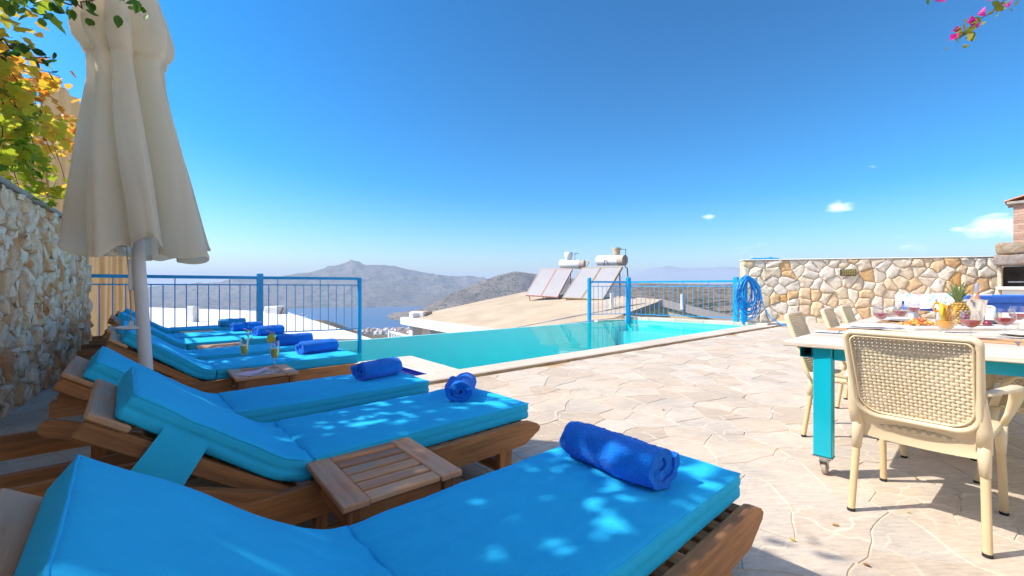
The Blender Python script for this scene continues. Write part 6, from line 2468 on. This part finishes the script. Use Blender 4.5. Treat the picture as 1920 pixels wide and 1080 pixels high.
def green_branch(name, label, cat, ps, n, size, seed, mat, thick=.006, spread=.05, outline=OVAL, tint=.5, extra=None):
    root = thing(name, label, cat, ps[0])
    rng = random.Random(seed)
    org = Vector(ps[0])
    path = []
    for a, b in zip(ps, ps[1:]):
        for i in range(6): path.append(a.lerp(b, i / 6) + Vector((rng.gauss(0, .01), rng.gauss(0, .01), rng.gauss(0, .01))))
    path.append(ps[-1])
    MB().sweep([p - org for p in path], thick, thick, 6, radii=[1 - .7 * i / len(path) for i in range(len(path))]).build('stem', M['bark'], root, smooth=True)
    pts = []
    for k in range(n):
        i = rng.randrange(len(path) - 1)
        c = path[i].lerp(path[i + 1], rng.random()) + Vector((rng.gauss(0, spread), rng.gauss(0, spread), rng.gauss(0, spread)))
        pts.append((c, min(1, max(0, rng.gauss(tint, .25)))))
    plant_leaves(root, pts, mat, outline, size, seed)
    return root, path


green_branch('leafy_branch', 'dark green leafy branch reaching across the top of the umbrella', 'branch',
             [at(-60, -60, 2.5), at(60, -5, 2.45), at(150, 8, 2.4), at(225, -12, 2.4), at(290, -16, 2.35)], 95, .060, 5, M['green_leaf'], spread=.05, tint=.55)
green_branch('leafy_branch', 'short dark green twig hanging before the orange vine at the left edge', 'branch',
             [at(-60, 60, 2.2), at(-5, 82, 2.15), at(50, 92, 2.1), at(95, 108, 2.1)], 34, .046, 8, M['green_leaf'], spread=.03, tint=.12)


def bougainvillea():
    pts_ = [at(1985, -60, 2.3), at(1915, -20, 2.25), at(1868, 14, 2.2), at(1838, 38, 2.15), at(1806, 62, 2.1), at(1795, 74, 2.1)]
    root, path = green_branch('bougainvillea', 'bougainvillea twig with magenta flowers hanging into the top right of the sky', 'bougainvillea', pts_, 58, .040, 21,
                              leafy('bougainvillea_leaf', [(0, (.10, .14, .01)), (.5, (.24, .26, .02)), (1, (.40, .34, .05))], .45), thick=.004, spread=.026, tint=.45)
    mat = leafy('bract', [(0, (.62, .01, .26)), (.5, (.80, .03, .42)), (1, (.85, .22, .55))], .5)
    rng = random.Random(2)
    org = Vector(root.location)
    spots = [(1795, 60, 2.1), (1822, 48, 2.12), (1836, 27, 2.15), (1829, 53, 2.1), (1858, 2, 2.2), (1892, 13, 2.2), (1818, 44, 2.1), (1793, 72, 2.1), (1866, -8, 2.2), (1905, -8, 2.25)]
    for px, py, d in spots:
        c = at(px, py, d) - org
        fl = MB()
        base = rand_rot(rng, 0)
        for k in range(3):
            vs, fs = leaf_mesh(OVAL, .034 * rng.uniform(.8, 1.1), .7, rng)
            vs = [(x * 1.25, y, z) for x, y, z in vs]
            fl.add(vs, fs, rng.random(), Matrix.Translation(c) @ base @ Matrix.Rotation(k * 2.094, 4, 'Z') @ Matrix.Rotation(.9, 4, 'X'))
        fl.build('flower', mat, root, smooth=True, fix=False)
    # the next twig, only its tip in view
    r2, p2 = green_branch('bougainvillea', 'single magenta bougainvillea flower at the very top of the sky, left of the twig', 'bougainvillea',
                          [at(1800, -90, 2.3), at(1780, -40, 2.25), at(1768, -12, 2.2)], 10, .035, 33, M['green_leaf'], thick=.004, spread=.02)
    o2 = Vector(r2.location)
    fl = MB()
    for k in range(3):
        vs, fs = leaf_mesh(OVAL, .036, .7, rng)
        vs = [(x * 1.3, y, z) for x, y, z in vs]
        fl.add(vs, fs, rng.random(), Matrix.Translation(at(1765, 1, 2.2) - o2) @ Matrix.Rotation(.7, 4, 'Y') @ Matrix.Rotation(k * 2.094, 4, 'Z') @ Matrix.Rotation(.9, 4, 'X'))
    fl.build('flower', mat, r2, smooth=True, fix=False)


bougainvillea()


def drape(label, a, b, z0, z1, folds, depth, gather, seed, mat=None):
    """cloth hung between plan points a and b"""
    o = Vector((a.x, a.y, z0))
    d = (b - a); d.z = 0; L = d.length; d.normalize()
    n = Vector((-d.y, d.x, 0))
    mb = MB()
    def fn(u, v):
        g = 1 - gather * math.sin(math.pi * min(1, max(0, v))) ** 2
        uu = .5 + (u - .5) * g
        f = math.sin(u * folds * 6.283 + .8 * nz((u * 6, v * 2, seed))) + .45 * math.sin(u * folds * 2.7 * 6.283 + v * 2 + seed)
        off = depth * f * (.6 + .4 * v)
        return d * (L * uu) + n * off + Vector((0, 0, (z1 - z0) * (1 - v) + .04 * math.sin(u * 9 + seed) * v))
    mb.grid(fn, int(folds * 16), 22)
    ob = mb.build('curtain', mat or M['drape'], None, smooth=True, loc=o)
    return tag(ob, label, 'curtain', None)


a, b = at(150, 540, 8.6), at(262, 540, 9.9)
drape('tan curtain gathered in folds right behind the blue railing by the wall', Vector((a.x, a.y, 0)), Vector((b.x, b.y, 0)), -.4, 3.6, 5, .07, .12, 1)
yl = MB()
c1, c2 = at(225, 540, 10.6), at(258, 540, 10.9)
dd = (c2 - c1); dd.z = 0
yl.add([c1 * 0, dd, dd + Vector((0, 0, 2.4)), Vector((0, 0, 3.6))] + [p + Vector((FX, FY, 0)) * .25 for p in (c1 * 0, dd, dd + Vector((0, 0, 2.4)), Vector((0, 0, 3.6)))], [(0, 1, 2, 3), (4, 5, 6, 7), (0, 1, 5, 4), (1, 2, 6, 5), (2, 3, 7, 6), (3, 0, 4, 7)])
yo = yl.build('ochre_wall', simple('ochre_render', (.62, .36, .10), .9, .06, 3), None, loc=(c1.x, c1.y, -.9))
tag(yo, 'ochre yellow wall end peeping out beside the curtain behind the railing', 'wall')
a, b = at(28, 300, 6.3), at(98, 300, 7.2)
drape('tan curtain hanging in straight folds above the stone wall behind the vine', Vector((a.x - .1, a.y, 0)), Vector((b.x - .1, b.y, 0)), .9, 3.7, 4, .06, .05, 2)
a, b = at(88, 300, 7.0), at(170, 300, 8.4)
drape('light tan curtain drawn aside behind the vine next to the umbrella', Vector((a.x - .05, a.y, 0)), Vector((b.x - .05, b.y, 0)), .9, 4.6, 4, .08, .18, 3)
a, b = at(-160, 300, 3.9), at(22, 300, 6.0)
drape('pale greyish curtain panel at the left edge above the stone wall', Vector((a.x - .35, a.y, 0)), Vector((b.x - .12, b.y, 0)), 1.2, 3.0, 2, .03, .02, 4, fabric('pale_drape', (.60, .58, .54), .9, 500, .1, .06, .2, .3))

# ------------------------------------------------------------------ a few dry leaves blown over the paving
def fallen():
    rng = random.Random(40)
    dry = leafy('dry_leaf', [(0, (.30, .16, .05)), (.5, (.48, .30, .08)), (1, (.66, .50, .06))], .2)
    for px, py in ((1722, 901), (1795, 880), (1480, 1010), (1243, 770), (1632, 1062), (1700, 960), (1395, 745), (1850, 820), (1560, 985), (1130, 742), (1315, 668), (1905, 860)):
        p = atz(px, py, 0)
        vs, fs = leaf_mesh(OVAL, rng.uniform(.018, .034), rng.uniform(.2, .5), rng)
        vs = [(x, y, abs(z) + .003) for x, y, z in vs]
        o = MB().add(vs, fs, rng.random()).build('fallen_leaf', dry, None, smooth=True, fix=False, loc=(p.x, p.y, 0), rot=(0, 0, rng.uniform(0, 6)))
        tag(o, 'tiny dry leaf lying on the sunlit paving', 'leaf', 'dry leaves on the paving')


fallen()
